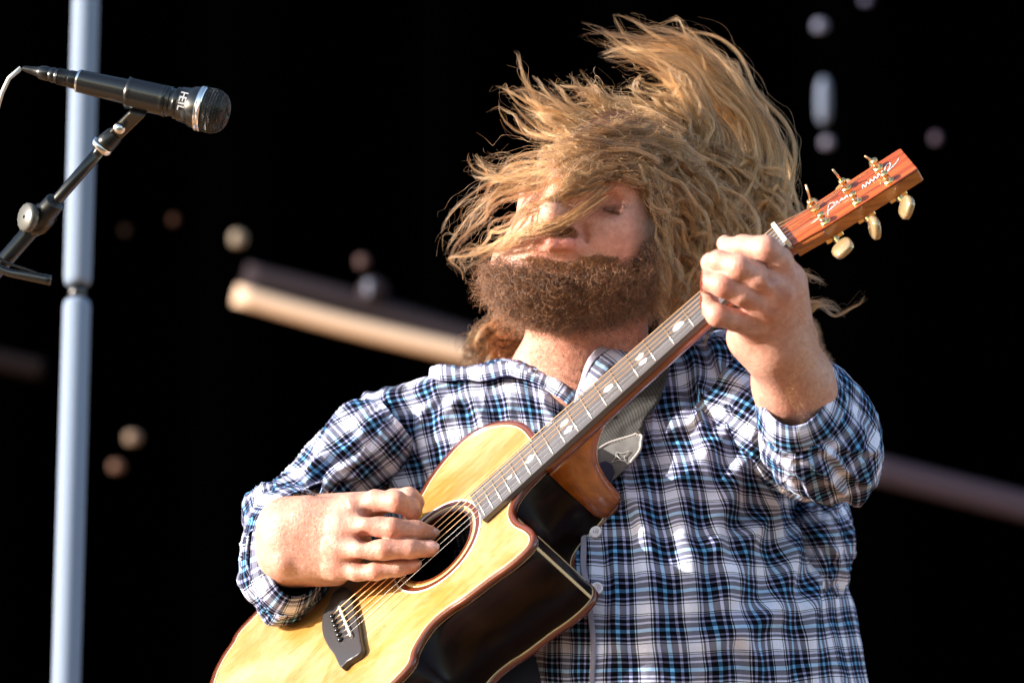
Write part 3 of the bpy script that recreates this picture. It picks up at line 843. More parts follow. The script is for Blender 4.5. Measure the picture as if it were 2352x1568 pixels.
# ------------------------------------------------------------------ the shirt
def R_(*pts): return [list(p) for p in pts]
back = lambda r: [(r[0][0], r[0][1], r[0][2]), (r[1][0], r[1][1], r[1][2]), (r[2][0], r[2][1], r[2][2])]
rows = [
    R_((1190, 880, -.20), (1200, 850, -.16), (1230, 850, -.12), (1270, 880, -.09), (1328, 925, -.07), (1395, 850, -.10), (1450, 805, -.14), (1490, 810, -.18), (1450, 800, -.24), (1330, 800, -.26), (1220, 840, -.24)),
    R_((838, 905, -.15), (965, 868, -.11), (1090, 852, -.092), (1200, 850, -.062), (1328, 915, -.045), (1425, 832, -.055), (1570, 800, -.10), (1702, 768, -.09), (1660, 780, -.22), (1330, 810, -.27), (960, 880, -.22)),
    R_((826, 985, -.16), (950, 958, -.095), (1080, 948, -.068), (1205, 950, -.045), (1335, 975, -.038), (1450, 955, -.045), (1600, 930, -.035), (1745, 925, -.02), (1780, 930, -.25), (1330, 930, -.34), (880, 990, -.28)),
    R_((824, 1080, -.17), (945, 1068, -.095), (1080, 1062, -.055), (1215, 1062, -.035), (1343, 1068, -.022), (1480, 1062, -.008), (1640, 1055, .005), (1785, 1085, -.04), (1860, 1070, -.26), (1330, 1060, -.37), (850, 1100, -.30)),
    R_((824, 1190, -.18), (945, 1182, -.10), (1080, 1182, -.06), (1220, 1185, -.02), (1352, 1190, .025), (1500, 1190, .045), (1670, 1190, .02), (1812, 1190, -.08), (1850, 1195, -.25), (1340, 1180, -.39), (840, 1200, -.31)),
    R_((826, 1305, -.19), (950, 1305, -.11), (1090, 1310, -.06), (1225, 1315, .0), (1358, 1320, .058), (1520, 1320, .078), (1700, 1320, .045), (1868, 1315, -.07), (1900, 1310, -.24), (1350, 1300, -.40), (840, 1310, -.32)),
    R_((830, 1430, -.19), (955, 1440, -.10), (1095, 1450, -.05), (1235, 1450, .02), (1362, 1455, .078), (1535, 1455, .092), (1725, 1450, .055), (1905, 1445, -.06), (1925, 1440, -.22), (1360, 1420, -.39), (850, 1430, -.32)),
    R_((835, 1600, -.18), (965, 1590, -.09), (1105, 1590, -.03), (1240, 1600, .03), (1362, 1600, .085), (1545, 1600, .095), (1745, 1600, .055), (1930, 1590, -.06), (1950, 1590, -.21), (1370, 1560, -.37), (860, 1560, -.31)),
    R_((845, 1790, -.16), (975, 1780, -.07), (1115, 1780, .0), (1240, 1780, .05), (1362, 1780, .09), (1550, 1780, .095), (1755, 1780, .055), (1970, 1780, -.06), (1990, 1770, -.20), (1380, 1740, -.34), (870, 1740, -.28)),
]
net = PX(np.array(rows, float))                                # (9, 11, 3)
NU, NV = 560, 380
Gd = cr_axis(net, NU, 1, cyclic=True)
Gd = cr_axis(Gd, NV, 0)
Gd = np.swapaxes(Gd, 0, 1)                                     # (NU, NV, 3)  u round the body, v downwards
uv = np.zeros((NU, NV, 3))
du = np.linalg.norm(np.diff(Gd, axis=0), axis=2); dv = np.linalg.norm(np.diff(Gd, axis=1), axis=2)
wu = du[:, int(NV * .3):].mean(1); uu = np.r_[0, np.cumsum(wu)]
uu = uu - uu[int(NU * 4 / 11)]
wv = dv[int(NU * .1):int(NU * .6)].mean(0); vv = np.r_[0, np.cumsum(wv)]
uv[..., 0] = uu[:, None]; uv[..., 1] = vv[None, :]
# the cloth hangs on the bias towards the middle on his right side
lean = np.clip((-uu[:, None]) / .25, 0, 1) * np.clip(1 - np.abs(vv[None, :] - .22) / .5, 0, 1)
uv[..., 0] -= lean * (vv[None, :] - .1) * 0.36
uv[..., 1] += lean * uu[:, None] * 0.10

def folds(Gx, segs, pixw=True):
    """raise soft folds: (x0,y0,x1,y1,width px,height m) lying on the cloth as the camera side sees it"""
    Nn = grid_normals(Gx); px = toPix(Gx); d = np.zeros(Gx.shape[:2])
    for (x0, y0, x1, y1, w, h) in segs:
        a = np.array([x0, y0], float); b = np.array([x1, y1], float); ab = b - a; L = ab @ ab
        t = np.clip(((px - a) @ ab) / L, -.15, 1.15)
        wob = 8 * np.sin(t * 7 + x0)
        nrm = np.array([-ab[1], ab[0]]) / math.sqrt(L)
        off = (px - a - t[..., None] * ab) @ nrm + wob
        along = np.clip(1 - np.abs(t - .5) / .65, 0, 1) ** .7
        d += h * along * np.exp(-(off / w) ** 2) - h * .5 * along * np.exp(-((off - 1.8 * w) / w) ** 2)
    return Nn, d
Nn = grid_normals(Gd)
front = Nn[..., 2] > -.2 if Nn[NU * 4 // 11, NV // 2, 2] > 0 else None
if front is None: Nn = -Nn
segs = [(848, 905, 905, 1090, 14, .010), (880, 895, 960, 1060, 13, .008), (1080, 862, 1010, 1000, 16, .008), (1090, 870, 1120, 1060, 15, .009), (1150, 880, 1200, 1040, 14, .007),
        (930, 960, 1040, 1150, 16, .008), (1220, 880, 1310, 1010, 12, .007), (865, 1010, 930, 1180, 13, .008), (1000, 900, 960, 1000, 12, .006),
        (1600, 800, 1620, 1000, 16, .010), (1650, 790, 1690, 960, 14, .009), (1560, 860, 1740, 985, 14, .009), (1720, 900, 1600, 1080, 18, .008), (1760, 960, 1640, 1200, 20, .010),
        (1790, 1060, 1690, 1330, 22, .010), (1850, 1180, 1760, 1420, 20, .009), (1880, 1260, 1850, 1560, 16, .009), (1560, 1080, 1590, 1420, 26, .008), (1480, 1150, 1500, 1500, 22, .006),
        (1650, 1150, 1660, 1540, 24, .008), (1420, 1120, 1530, 1300, 16, .005), (1780, 1200, 1500, 1330, 26, .006), (1900, 1380, 1600, 1480, 28, .006), (1395, 1250, 1440, 1540, 14, .006),
        (1740, 1120, 1820, 1290, 14, .007), (1700, 1420, 1740, 1600, 18, .007)]
_, fd = folds(Gd, segs)
U, Vv = uv[..., 0], uv[..., 1]
nz = 0.0050 * fbm(U * 14 + .8 * fbm(U * 6, Vv * 5, 21), Vv * 6, 3, 4) + 0.0016 * fbm(U * 55, Vv * 22, 9, 3)
ridge = (1 - np.abs(2 * vnoise(U * 24 + Vv * 7, Vv * 8, 77) - 1)) ** 5 * .0028
Gt = Gd + Nn * (fd * 1.0 + nz + ridge)[..., None]
Gt += np.stack([.0035 * fbm(U * 9, Vv * 13, 41, 2), .0055 * fbm(U * 10, Vv * 8, 43, 3), 0 * U], -1)
Fg = grid_faces(NU, NV)
if front is None: Fg = Fg[:, ::-1]
shirtV = Gt.reshape(-1, 3)
shirt = build('shirt', shirtV, Fg, M['plaid'], parent=person, attrs=dict(cloth=uv.reshape(-1, 3)))
sm = shirt.modifiers.new('cloth thickness', 'SOLIDIFY'); sm.thickness = .0012; sm.offset = -1
bvh = BVHTree.FromPolygons([tuple(p) for p in shirtV], [tuple(int(i) for i in f) for f in Fg])
def on_shirt(x, y, lift=0.0):
    o = Vector((0, 0, D)); d = Vector(P(x, y, 0.0)) - o; d.normalize()
    h, n, i, dist = bvh.ray_cast(o, d)
    if h is None: return P(x, y, -.08), np.array([0, 0, 1.0])
    n = np.array(n); n = n if n[2] > 0 else -n
    return np.array(h) + n * lift, n

def ring_tube(name, rings, nth, nal, mt, wr_amp=.004, seed=1, uvoff=(0, 0), segs=(), parent=None, close_end=False, twist=0.0, alias=9, puff=.006):
    C = np.array([[P(*r[0]), P(r[0][0] + r[1][0], r[0][1] + r[1][1], r[0][2] + r[1][2]) - P(*r[0]),
                   P(r[0][0] + r[2][0], r[0][1] + r[2][1], r[0][2] + r[2][2]) - P(*r[0])] for r in rings])
    C = cr_axis(C, nal, 0); th = np.linspace(0, 2 * math.pi, nth)
    c, s = np.cos(th), np.sin(th)
    Gx = C[None, :, 0] + c[:, None, None] * C[None, :, 1] + s[:, None, None] * C[None, :, 2]
    R = (np.linalg.norm(C[:, 1], axis=1) + np.linalg.norm(C[:, 2], axis=1)) / 2
    al = np.r_[0, np.cumsum(np.linalg.norm(np.diff(Gx.mean(0), axis=0), axis=1) + .3 * np.abs(np.diff(R)))]
    Um = th[:, None] * R.mean() * np.ones((1, nal)); Vm = al[None, :] * np.ones((nth, 1))
    uvx = np.stack([Um + uvoff[0] + twist * Vm, Vm + uvoff[1], 0 * Um], -1)
    Nx = grid_normals(Gx); ctr = Gx - C[None, :, 0]
    if (Nx * ctr).sum() < 0: Nx = -Nx; flip = True
    else: flip = False
    cx, sx = np.cos(th)[:, None] * 2.2, np.sin(th)[:, None] * 2.2
    h = wr_amp * (fbm(Vm * 26 + cx * 1.2 + 1.2 * fbm(Vm * 12, cx, seed + 5), sx * 1.0 + 7, seed, 4) * 1.3) \
        + wr_amp * .5 * (1 - np.abs(2 * vnoise(Vm * 34 + sx * 2.4, cx * 1.1 + Vm * 5, seed + 31) - 1)) ** 4 + puff * fbm(Vm * alias + cx, sx, seed + 3, 2)
    d = np.zeros(h.shape)
    if len(segs): _, d = folds(Gx, segs)
    Gx = Gx + Nx * (h + d)[..., None]
    Gx[-1] = Gx[0]
    Fx = grid_faces(nth, nal)
    if flip: Fx = Fx[:, ::-1]
    V = Gx.reshape(-1, 3)
    o = build(name, V, Fx, mt, parent=parent, attrs=dict(cloth=uvx.reshape(-1, 3)))
    sm = o.modifiers.new('cloth thickness', 'SOLIDIFY'); sm.thickness = .0015; sm.offset = -1
    return o, Gx

# strumming-arm sleeve: shoulder -> elbow -> open cuff
R1 = [((925, 985, -.15), (-50, -60, 0), (10, 20, -.08)), ((866, 1004, -.145), (-64, -72, 0), (0, 0, -.09)), ((795, 1062, -.14), (-66, -66, 0), (0, 0, -.090)), ((730, 1125, -.14), (-60, -60, 0), (0, 10, -.085)),
      ((684, 1176, -.135), (-66, -58, 0), (0, 40, -.075)), ((655, 1225, -.11), (-90, -50, .0), (-4, 100, -.05)), ((650, 1262, -.07), (-100, -20, .0), (-12, 140, -.02)),
      ((655, 1276, -.045), (-103, -8, .005), (-14, 158, -.005)), ((668, 1268, -.015), (-88, -4, .01), (-12, 142, .004))]
s1 = [(820, 925, 640, 1180, 13, .007), (830, 990, 700, 1120, 12, .008), (830, 1040, 720, 1130, 11, .009), (820, 1095, 640, 1150, 12, .009), (800, 1120, 600, 1190, 12, .008), (700, 1150, 575, 1230, 10, .007),
      (600, 1200, 560, 1330, 10, .006), (640, 1160, 590, 1300, 9, .005)]
sl1, _ = ring_tube('sleeve', R1, 170, 300, M['plaid'], .0036, 5, (.013, .0), s1, person, twist=.0)
# rolled cuff of the strumming arm
R1c = [((657, 1272, -.040), (-102, -8, .003), (-13, 158, -.003)), ((668, 1264, -.015), (-94, -4, .01), (-12, 148, .004)), ((684, 1252, .004), (-76, -2, .012), (-10, 126, .006)),
       ((686, 1250, .003), (-71, -2, .012), (-9, 121, .006)), ((676, 1256, -.02), (-76, -3, .01), (-10, 126, .003))]
ring_tube('cuff', R1c, 170, 60, M['plaid'], .0011, 15, (.02, .01), (), person, puff=.0015)

# fretting-arm sleeve: upper part behind, fore part bulging at the elbow
R2 = [((1640, 880, -.10), (70, -85, 0), (0, 0, .09)), ((1700, 920, -.08), (75, -85, 0), (0, 0, .092)), ((1780, 990, -.05), (70, -80, 0), (0, 10, .090)), ((1850, 1050, -.01), (65, -75, 0), (0, 30, .080)), ((1905, 1090, .02), (50, -50, 0), (0, 30, .05)), ((1930, 1110, .03), (8, -8, 0), (0, 8, .008))]
ring_tube('sleeve', R2, 140, 160, M['plaid'], .0035, 25, (.03, .02), (), person, twist=.2)
R3 = [((1826, 895, .120), (84, -8, 0), (4, 100, .042)), ((1836, 912, .112), (94, -12, 0), (2, 104, .046)), ((1852, 945, .096), (112, -22, 0), (-6, 108, .056)), ((1872, 988, .074), (128, -24, 0), (-8, 108, .064)),
      ((1893, 1030, .045), (134, -14, 0), (-6, 104, .062)), ((1908, 1062, .02), (124, -4, 0), (-2, 92, .060)), ((1918, 1090, .0), (100, 4, 0), (2, 72, .050)), ((1926, 1110, -.015), (60, 4, 0), (2, 44, .032)), ((1930, 1120, -.02), (6, 1, 0), (0, 5, .004))]
s3 = [(1770, 1010, 1960, 1140, 9, .005), (1790, 1060, 1900, 1150, 8, .005), (1840, 1010, 2000, 1110, 9, .005), (1990, 930, 2020, 1060, 9, .006), (1880, 1000, 2020, 1050, 9, .004), (1760, 960, 1800, 1060, 10, .006)]
ring_tube('sleeve', R3, 220, 220, M['plaid'], .0026, 35, (.006, .0), s3, person, twist=-.15)
R3c = [((1840, 925, .104), (106, -16, 0), (0, 112, .054)), ((1831, 903, .116), (95, -12, 0), (3, 110, .050)), ((1824, 884, .126), (86, -8, 0), (5, 106, .045)), ((1822, 876, .127), (80, -6, 0), (5, 101, .042)), ((1826, 895, .116), (81, -8, 0), (4, 98, .042))]
ring_tube('cuff', R3c, 200, 60, M['plaid'], .0010, 45, (.031, .017), (), person, puff=.0016)
# loose cloth of the shirt back showing behind the elbow
R4 = [((1850, 1110, -.16), (60, -20, 0), (0, 30, .06)), ((1872, 1180, -.16), (80, -10, 0), (0, 20, .08)), ((1880, 1250, -.16), (80, 0, 0), (0, 10, .085)), ((1876, 1330, -.16), (68, 0, 0), (0, 0, .085)), ((1868, 1420, -.16), (62, 0, 0), (0, 0, .08)), ((1880, 1620, -.15), (80, 0, 0), (0, 0, .08))]
ring_tube('shirt_back', R4, 140, 160, M['plaid'], .006, 55, (.01, .01), [(1850, 1170, 1940, 1330, 9, .006), (1900, 1170, 1870, 1350, 9, .006)], person, twist=.5)

# collar, button placket, buttons
def ribbon(name, pts, widths, mt, parent, thick=.002, nal=90, nac=14, uvoff=(0, 0), camber=.0, wav=.0008, uvrot=0):
    """pts: centre line (view points), widths: list of half-width vectors (view)"""
    c = catmull(np.array([list(p) + list(w) for p, w in zip(pts, widths)], float), nal); q = np.linspace(-1, 1, nac)
    Gx = c[None, :, :3] + q[:, None, None] * c[None, :, 3:]
    Nx = grid_normals(Gx); Nx = Nx if Nx[..., 2].mean() > 0 else -Nx
    al = np.r_[0, np.cumsum(np.linalg.norm(np.diff(c[:, :3], axis=0), axis=1))]
    wm = np.linalg.norm(c[:, 3:], axis=1).mean()
    Um = q[:, None] * wm + 0 * al[None]; Vm = al[None] + 0 * q[:, None]
    Gx = Gx + Nx * (camber * (1 - q[:, None] ** 2) + wav * fbm(Um * 60, Vm * 50, 3, 3) * 3)[..., None]
    uvx = np.stack([Um + uvoff[0], Vm + uvoff[1], 0 * Um], -1)
    if uvrot: uvx = uvx[..., [1, 0, 2]]
    o = build(name, Gx.reshape(-1, 3), grid_faces(nac, nal), mt, parent=parent, attrs=dict(cloth=uvx.reshape(-1, 3)))
    m = o.modifiers.new('thickness', 'SOLIDIFY'); m.thickness = thick; m.offset = 0
    return o
def along(pts, half, lift=.004):
    """ribbon centre and half-width vectors from photo points laid on the shirt; half is (dx,dy) in photo pixels"""
    cs, ws = [], []
    for (x, y), (hx, hy) in zip(pts, half):
        a, n = on_shirt(x, y, lift); e = P(x + hx, y + hy, a[2]) - a; ws.append(e); cs.append(a)
    return cs, ws
# left (viewer) collar leaf, lying flat and rolled over the shoulder
cp = [((990, 856, -.10), (-4, 14, .010)), ((1050, 857, -.085), (0, 14, .010)), ((1110, 858, -.072), (0, 16, .012)), ((1160, 850, -.060), (2, 16, .012)), ((1215, 856, -.048), (-4, 16, .010)), ((1270, 880, -.036), (-10, 16, .008)), ((1318, 915, -.030), (-14, 14, .006)), ((1336, 940, -.028), (-10, 8, .004))]
cs = [P(*a) for a, _ in cp]; ws = [P(a[0] + b[0], a[1] + b[1], a[2] + b[2]) - P(*a) for a, b in cp]
ribbon('collar', cs, ws, M['plaid'], person, .0035, 120, 16, (.0, .0), .006, .0015, 1)
cp = [((1075, 852, -.11), (0, -8, -.02)), ((1130, 838, -.09), (0, -9, -.02)), ((1180, 836, -.07), (2, -8, -.02)), ((1225, 850, -.058), (6, -6, -.02)), ((1290, 890, -.05), (8, -4, -.02))]
cs = [P(*a) for a, _ in cp]; ws = [P(a[0] + b[0], a[1] + b[1], a[2] + b[2]) - P(*a) for a, b in cp]
ribbon('collar_band', cs, ws, M['plaid'], person, .003, 90, 10, (.02, .0), .002, .001, 1)
# right (viewer) collar leaf, standing up behind the guitar neck
cp = [((1330, 950, .0), (10, 8, .004)), ((1350, 905, .004), (18, 12, .004)), ((1376, 862, .004), (26, 20, .004)), ((1402, 836, -.004), (30, 26, .0)), ((1428, 822, -.02), (28, 26, -.0)), ((1480, 806, -.07), (30, 24, .0))]
cs = [P(*a) for a, _ in cp]; ws = [P(a[0] + b[0], a[1] + b[1], a[2] + b[2]) - P(*a) for a, b in cp]
ribbon('collar', cs, ws, M['plaid'], person, .0035, 110, 18, (.01, .013), .004, .0008)
M['collaredge'] = mat('pale collar facing', (.50, .47, .62), .8)
cs2 = [c - w * 1.0 + np.array([0, .0, .002]) for c, w in zip(cs, ws)]; ws2 = [w * .20 for w in ws]
ribbon('collar_edge', cs2, ws2, M['collaredge'], person, .004, 110, 6)

# placket edge and buttons
M['placket'] = mat('pale placket facing', (.27, .25, .34), .8)
pp = [(1326, 985), (1330, 1040), (1338, 1110), (1340, 1180), (1344, 1240), (1344, 1300), (1352, 1345), (1358, 1400), (1366, 1480), (1362, 1560), (1364, 1660)]
cs, ws = along(pp, [(7, 0)] * len(pp), .0035)
ws = [w * .62 for w in ws]; ribbon('placket_edge', cs, ws, M['placket'], person, .0016, 160, 6, camber=.0003, wav=.0012)
def shirt_button(x, y):
    a, n = on_shirt(x, y, .0062); R = .0070
    v, f = lathe(a - n * .0015, a + n * .003, [(0, R * .8), (.0006, R), (.0022, R), (.003, R * .88), (.0026, R * .62), (.0018, R * .55)], 24)
    o = build('button', v, f, M['button'], parent=person)
    u = norm(np.cross(n, [0, 1, .1])); w = np.cross(n, u)
    th = merge([tube([a + n * .0022 + u * .0014 * sx + w * .0013 * sy for sy in (-1, 1)], .0004, 6) for sx in (-1, 1)])
    build('thread', th[0], th[1], M['placket'], parent=o)
for x, y in ((1352, 1048), (1372, 1226), (1373, 1353), (1380, 1640)): shirt_button(x, y)

M['seam'] = mat('dark seam thread', (.015, .02, .04), .9)
def seam(pts, r=.0006, lift=.0008):
    c = catmull(np.array(pts, float), 90); L = np.array([on_shirt(x, y, lift)[0] for x, y in c]); v, f = tube(L, r, 6); build('seam', v, f, M['seam'], parent=person)
seam([(1556, 908), (1600, 915), (1650, 930), (1695, 945), (1722, 930)]); seam([(1556, 903), (1600, 910), (1650, 925), (1695, 940), (1722, 925)], .0004)
seam([(842, 915), (834, 980), (832, 1040), (836, 1100)])
# ------------------------------------------------------------------ acoustic guitar
guitar = empty('acoustic_guitar', G(-.17, 0, -.115), 'cutaway acoustic guitar with worn pale spruce top and glossy dark sides, held by the guitarist', 'guitar')
def gpix(L): return [tuple(Ginv(x, y)) for x, y in L]
treb = gpix([(1207, 1113), (1191, 1133), (1177, 1157), (1174, 1181), (1186, 1201), (1209, 1213), (1223, 1229), (1219, 1250), (1199, 1273), (1167, 1300), (1127, 1328), (1071, 1371), (1031, 1397), (995, 1427), (971, 1457), (951, 1493), (943, 1521)])
s_end, w_end = treb[-1]
bass = gpix([(1223, 1001), (1199, 977), (1166, 970), (1118, 979), (1070, 1005), (1030, 1045), (990, 1097), (958, 1149)])
bassl = gpix([(566, 1431), (534, 1477), (510, 1513), (490, 1557)])
sb, wb = bassl[-1]
low = treb[0]
S_TAIL = min(-.19, sb - .035)
outl = [(bass[0][0] + .001, -.028)] + treb + [(s_end - .025, w_end - .006), (s_end - .075, w_end - .006), (s_end - .12, w_end + .018), (S_TAIL + .018, w_end + .06), (S_TAIL, -.02), (S_TAIL - .001, .03)] \
    + [(sb - .016, wb - .03), (sb, wb)] + bassl[::-1][1:] + [(.0, (bassl[0][1] + .004)), (.04, .100), (.09, .078)] + bass[::-1]
outl = np.array(outl)
def smooth_closed(L, n):
    L = np.asarray(L, float); d = np.linalg.norm(np.roll(L, -1, 0) - L, axis=1)
    Q = np.vstack([L[-3:], L, L[:3]]); full = catmull(Q, int(n * (len(Q) - 1) / len(L)) + 1)
    # cut to one loop
    cuq = np.r_[0, np.cumsum(np.linalg.norm(np.diff(Q, axis=0), axis=1))]; a, b = cuq[3], cuq[3 + len(L)]
    cf = np.linspace(0, cuq[-1], len(full)); m = (cf >= a) & (cf < b); return full[m]
OL = smooth_closed(outl, 260)
def inset(L, d):
    t = norm(np.roll(L, -1, 0) - np.roll(L, 1, 0)); n = np.stack([-t[:, 1], t[:, 0]], 1)
    A = 0.5 * np.sum(L[:, 0] * np.roll(L[:, 1], -1) - np.roll(L[:, 0], -1) * L[:, 1])
    n = n if A > 0 else -n
    return L + n * d
HC, HR = (0.136, -.011), 0.0500
def plate(name, outline, holes, n0, n1, mt, parent, bev=0.0, gscale=1.0):
    """flat plate in the guitar plane between heights n0 and n1, with round holes"""
    cu = bpy.data.curves.new(name, 'CURVE'); cu.dimensions = '2D'; cu.fill_mode = 'BOTH'; cu.extrude = abs(n1 - n0) / 2 - bev; cu.bevel_depth = bev; cu.bevel_resolution = 2
    loops = [outline] + [np.array([(c[0] + r * math.cos(a), c[1] + r * math.sin(a)) for a in np.linspace(0, 2 * math.pi, 64, endpoint=False)]) for c, r in holes]
    for L in loops:
        sp = cu.splines.new('POLY'); sp.points.add(len(L) - 1); sp.use_cyclic_u = True
        sp.points.foreach_set('co', np.c_[L, np.zeros(len(L)), np.ones(len(L))].astype(np.float32).ravel())
    to = bpy.data.objects.new('tmp', cu); col.objects.link(to)
    dg = bpy.context.evaluated_depsgraph_get(); me = bpy.data.meshes.new_from_object(to.evaluated_get(dg))
    V = np.zeros(len(me.vertices) * 3); me.vertices.foreach_get('co', V); V = V.reshape(-1, 3)
    Fs = [tuple(p.vertices) for p in me.polygons]
    bpy.data.objects.remove(to); bpy.data.curves.remove(cu); bpy.data.meshes.remove(me)
    W = G(V[:, 0], V[:, 1], V[:, 2] + (n0 + n1) / 2)
    o = build(name, W, Fs, mt, parent=parent, attrs=dict(grain=V * gscale))
    return flat_by_angle(o, 30)
def wall(name, L, n0, n1, mt, parent, thick=.003, rows_=2, flip=False):
    n = len(L); ns = np.linspace(n0, n1, rows_)
    V = np.array([G(L[:, 0], L[:, 1], h) for h in ns]).transpose(1, 0, 2).reshape(-1, 3)
    F = grid_faces(n, rows_, wrap=True)
    al = np.r_[0, np.cumsum(np.linalg.norm(np.diff(L, axis=0), axis=1))]
    gr = np.array([(a, h, 0) for a in al for h in ns])
    o = build(name, V, F, mt, parent=parent, attrs=dict(grain=gr))
    m = o.modifiers.new('thickness', 'SOLIDIFY'); m.thickness = thick; m.offset = 0
    return o
DEP = .108
top = plate('soundboard', inset(OL, .0035), [(HC, HR)], -.003, 0, M['spruce'], guitar)
sides = wall('sides', OL, -.0045, -DEP, M['rosewood'], guitar, .003)
plate('back', inset(OL, .0005), [], -DEP - .003, -DEP, M['rosewood'], guitar)
wall('top_binding', OL, .0006, -.0065, M['tortoise'], guitar, .0062)
wall('purfling', inset(OL, .0044), .0008, -.002, M['cream'], guitar, .0016)
wall('back_binding', OL, -DEP + .003, -DEP - .004, M['tortoise'], guitar, .0058)
wall('side_purfling', inset(OL, -.0012), -.0066, -.0080, M['cream'], guitar, .0012)
wall('side_purfling', inset(OL, -.0012), -DEP + .0036, -DEP + .0050, M['cream'], guitar, .0012)
plate('inner_back', inset(OL, .006), [], -DEP + .004, -DEP + .006, M['inside'], guitar)
# wedge strips on the side at the cutaway
def side_strip(s_, w_, wd=.0016, mt='cream'):
    i = np.argmin(np.abs(OL[:, 0] - s_) + np.abs(OL[:, 1] - w_)); L = inset(OL, -.0022); a, b = L[i - 1], L[(i + 1) % len(L)]; t = norm(b - a) * wd
    V = np.array([G(L[i, 0] + t[0] * k, L[i, 1] + t[1] * k, h) for k in (-1, 1) for h in (-.008, -DEP + .005)])
    o = build('side_strip', V, [(0, 1, 3, 2)], M[mt], parent=guitar, smooth=False); m = o.modifiers.new('t', 'SOLIDIFY'); m.thickness = .0012; m.offset = 0
i1 = treb[3]; i2 = treb[6]
side_strip(*treb[3]); side_strip(*treb[7]); side_strip(*treb[5], .0011)
# rosette: dark ring between two pearl-and-cream lines
def ring(name, r0, r1, n0, n1, mt, nseg=96):
    V, F = [], []
    for k in range(nseg):
        a = 2 * math.pi * k / nseg; c, s = math.cos(a), math.sin(a)
        for r, h in ((r0, n0), (r0, n1), (r1, n1), (r1, n0)): V.append(G(HC[0] + r * c, HC[1] + r * s, h))
    for k in range(nseg):
        a, b = k * 4, ((k + 1) % nseg) * 4
        for j in range(4): F.append((a + j, b + j, b + (j + 1) % 4, a + (j + 1) % 4))
    return flat_by_angle(build(name, np.array(V), F, mt, parent=guitar), 30)
ring('hole_binding', HR - .0022, HR + .0005, -.0034, .0005, M['tortoise'])
ring('rosette_line', HR + .0035, HR + .0052, -.001, .0006, M['cream'])
ring('rosette', HR + .0056, HR + .0108, -.001, .0005, M['tortoise'])
ring('rosette_line', HR + .0111, HR + .0130, -.001, .0007, M['pearl'])
# neck, heel, fingerboard
SCL = .6485
fret = lambda n: SCL - SCL * (1 - 2 ** (-n / 12))
SFB = fret(20.4); SJ = fret(14)
hw = lambda s: (.0272 + (.0224 - .0272) * (s - SFB) / (SCL - SFB))
TW = -.0175                                                     # neck centre line offset
def loft(name, secs, mt, parent, gr=None):
    m = len(secs[0]); V = np.vstack(secs); F = []
    for i in range(len(secs) - 1):
        for j in range(m): F.append((i * m + j, i * m + (j + 1) % m, (i + 1) * m + (j + 1) % m, (i + 1) * m + j))
    F.append(tuple(range(m))[::-1]); F.append(tuple((len(secs) - 1) * m + j for j in range(m)))
    return build(name, V, F, mt, parent=parent, attrs=dict(grain=np.vstack(gr) if gr else V))
secs, gr = [], []
FB0, FB1 = .0012, .0078
for s in np.linspace(SJ - .002, SCL + .004, 40):
    h = hw(s) - .0006; dpt = .0165 + .004 * (SCL - s) / .36
    th = np.linspace(0, math.pi, 18)
    w = TW + h * np.cos(th) ; n = FB0 - dpt * np.sin(th) ** .8
    w = np.r_[w, TW - h * .5, TW + h * .5]; n = np.r_[n, FB0, FB0]
    secs.append(G(np.full(len(w), s), w, n)); gr.append(np.c_[np.full(len(w), s), w, n])
loft('neck', secs, M['mahogany'], guitar, gr)
secs, gr = [], []
for k, n in enumerate(np.linspace(-.010, -DEP + .002, 22)):
    t = k / 21; s1_ = SJ + .075 * math.exp(-t * 4.2) + .031 + .006 * (t > .9) * 0; hw_ = .0235 * (1 - t) ** .5 * .35 + .0155
    th = np.linspace(-math.pi / 2, math.pi / 2, 20)
    s = SJ - .003 + (s1_ - SJ + .003) * np.abs(np.cos(th)) ** .55; w = TW + hw_ * np.sin(th)
    secs.append(G(s, w, np.full(20, n))); gr.append(np.c_[s, w, np.full(20, n)])
loft('neck_heel', secs, M['flame'], guitar, gr)
secs = []
for n in (-DEP + .0018, -DEP - .003):
    th = np.linspace(-math.pi / 2, math.pi / 2, 20); secs.append(G(SJ - .003 + .0295 * np.abs(np.cos(th)) ** .55, TW + .0165 * np.sin(th), np.full(20, n)))
loft('heel_cap', secs, M['tortoise'], guitar, [s * 1.0 for s in secs])
fo = np.array([(SFB, TW - hw(SFB)), (SCL, TW - hw(SCL)), (SCL, TW + hw(SCL)), (SFB, TW + hw(SFB))])
plate('fingerboard', fo, [], FB0, FB1, M['ebony'], guitar, bev=.0004)
for n in range(1, 21):
    s = fret(n); h = hw(s) - .0008
    v, f = tube([G(s, TW - h, FB1 + .0002), G(s, TW, FB1 + .0005), G(s, TW + h, FB1 + .0002)], .00105, 8)
    build('fret', v, f, M['fretwire'], parent=guitar)
def inlay(s, w, r):
    k = 10; V = []; rr = RNG.uniform(.72, 1.2, k)
    for h in (-.0005, .00035):
        V += [G(s + r * 1.35 * rr[i] * math.cos(i * .628), w + r * rr[i] * math.sin(i * .628), FB1 + h) for i in range(k)]
    build('inlay', np.array(V), [tuple(range(k)), tuple(range(k, 2 * k))] + [(i, (i + 1) % k, k + (i + 1) % k, k + i) for i in range(k)], M['pearl'], parent=guitar, smooth=False)
mid = lambda a: (fret(a) + fret(a - 1)) / 2
for a, w, r in ((3, 0, .0055), (5, 0, .0058), (7, .006, .0048), (7, -.007, .0048), (9, .0, .0050), (12, .0085, .0050), (12, -.0085, .0050), (15, 0, .0048), (17, 0, .003)):
    inlay(mid(a), TW + w, r)
v, f = boxv(G(SCL + .0025, TW, FB0 + .0052), GS * .0027, GW * .0222, GN * .0055)
bevel(build('nut', v, f, M['bone'], parent=guitar, smooth=False), .001)
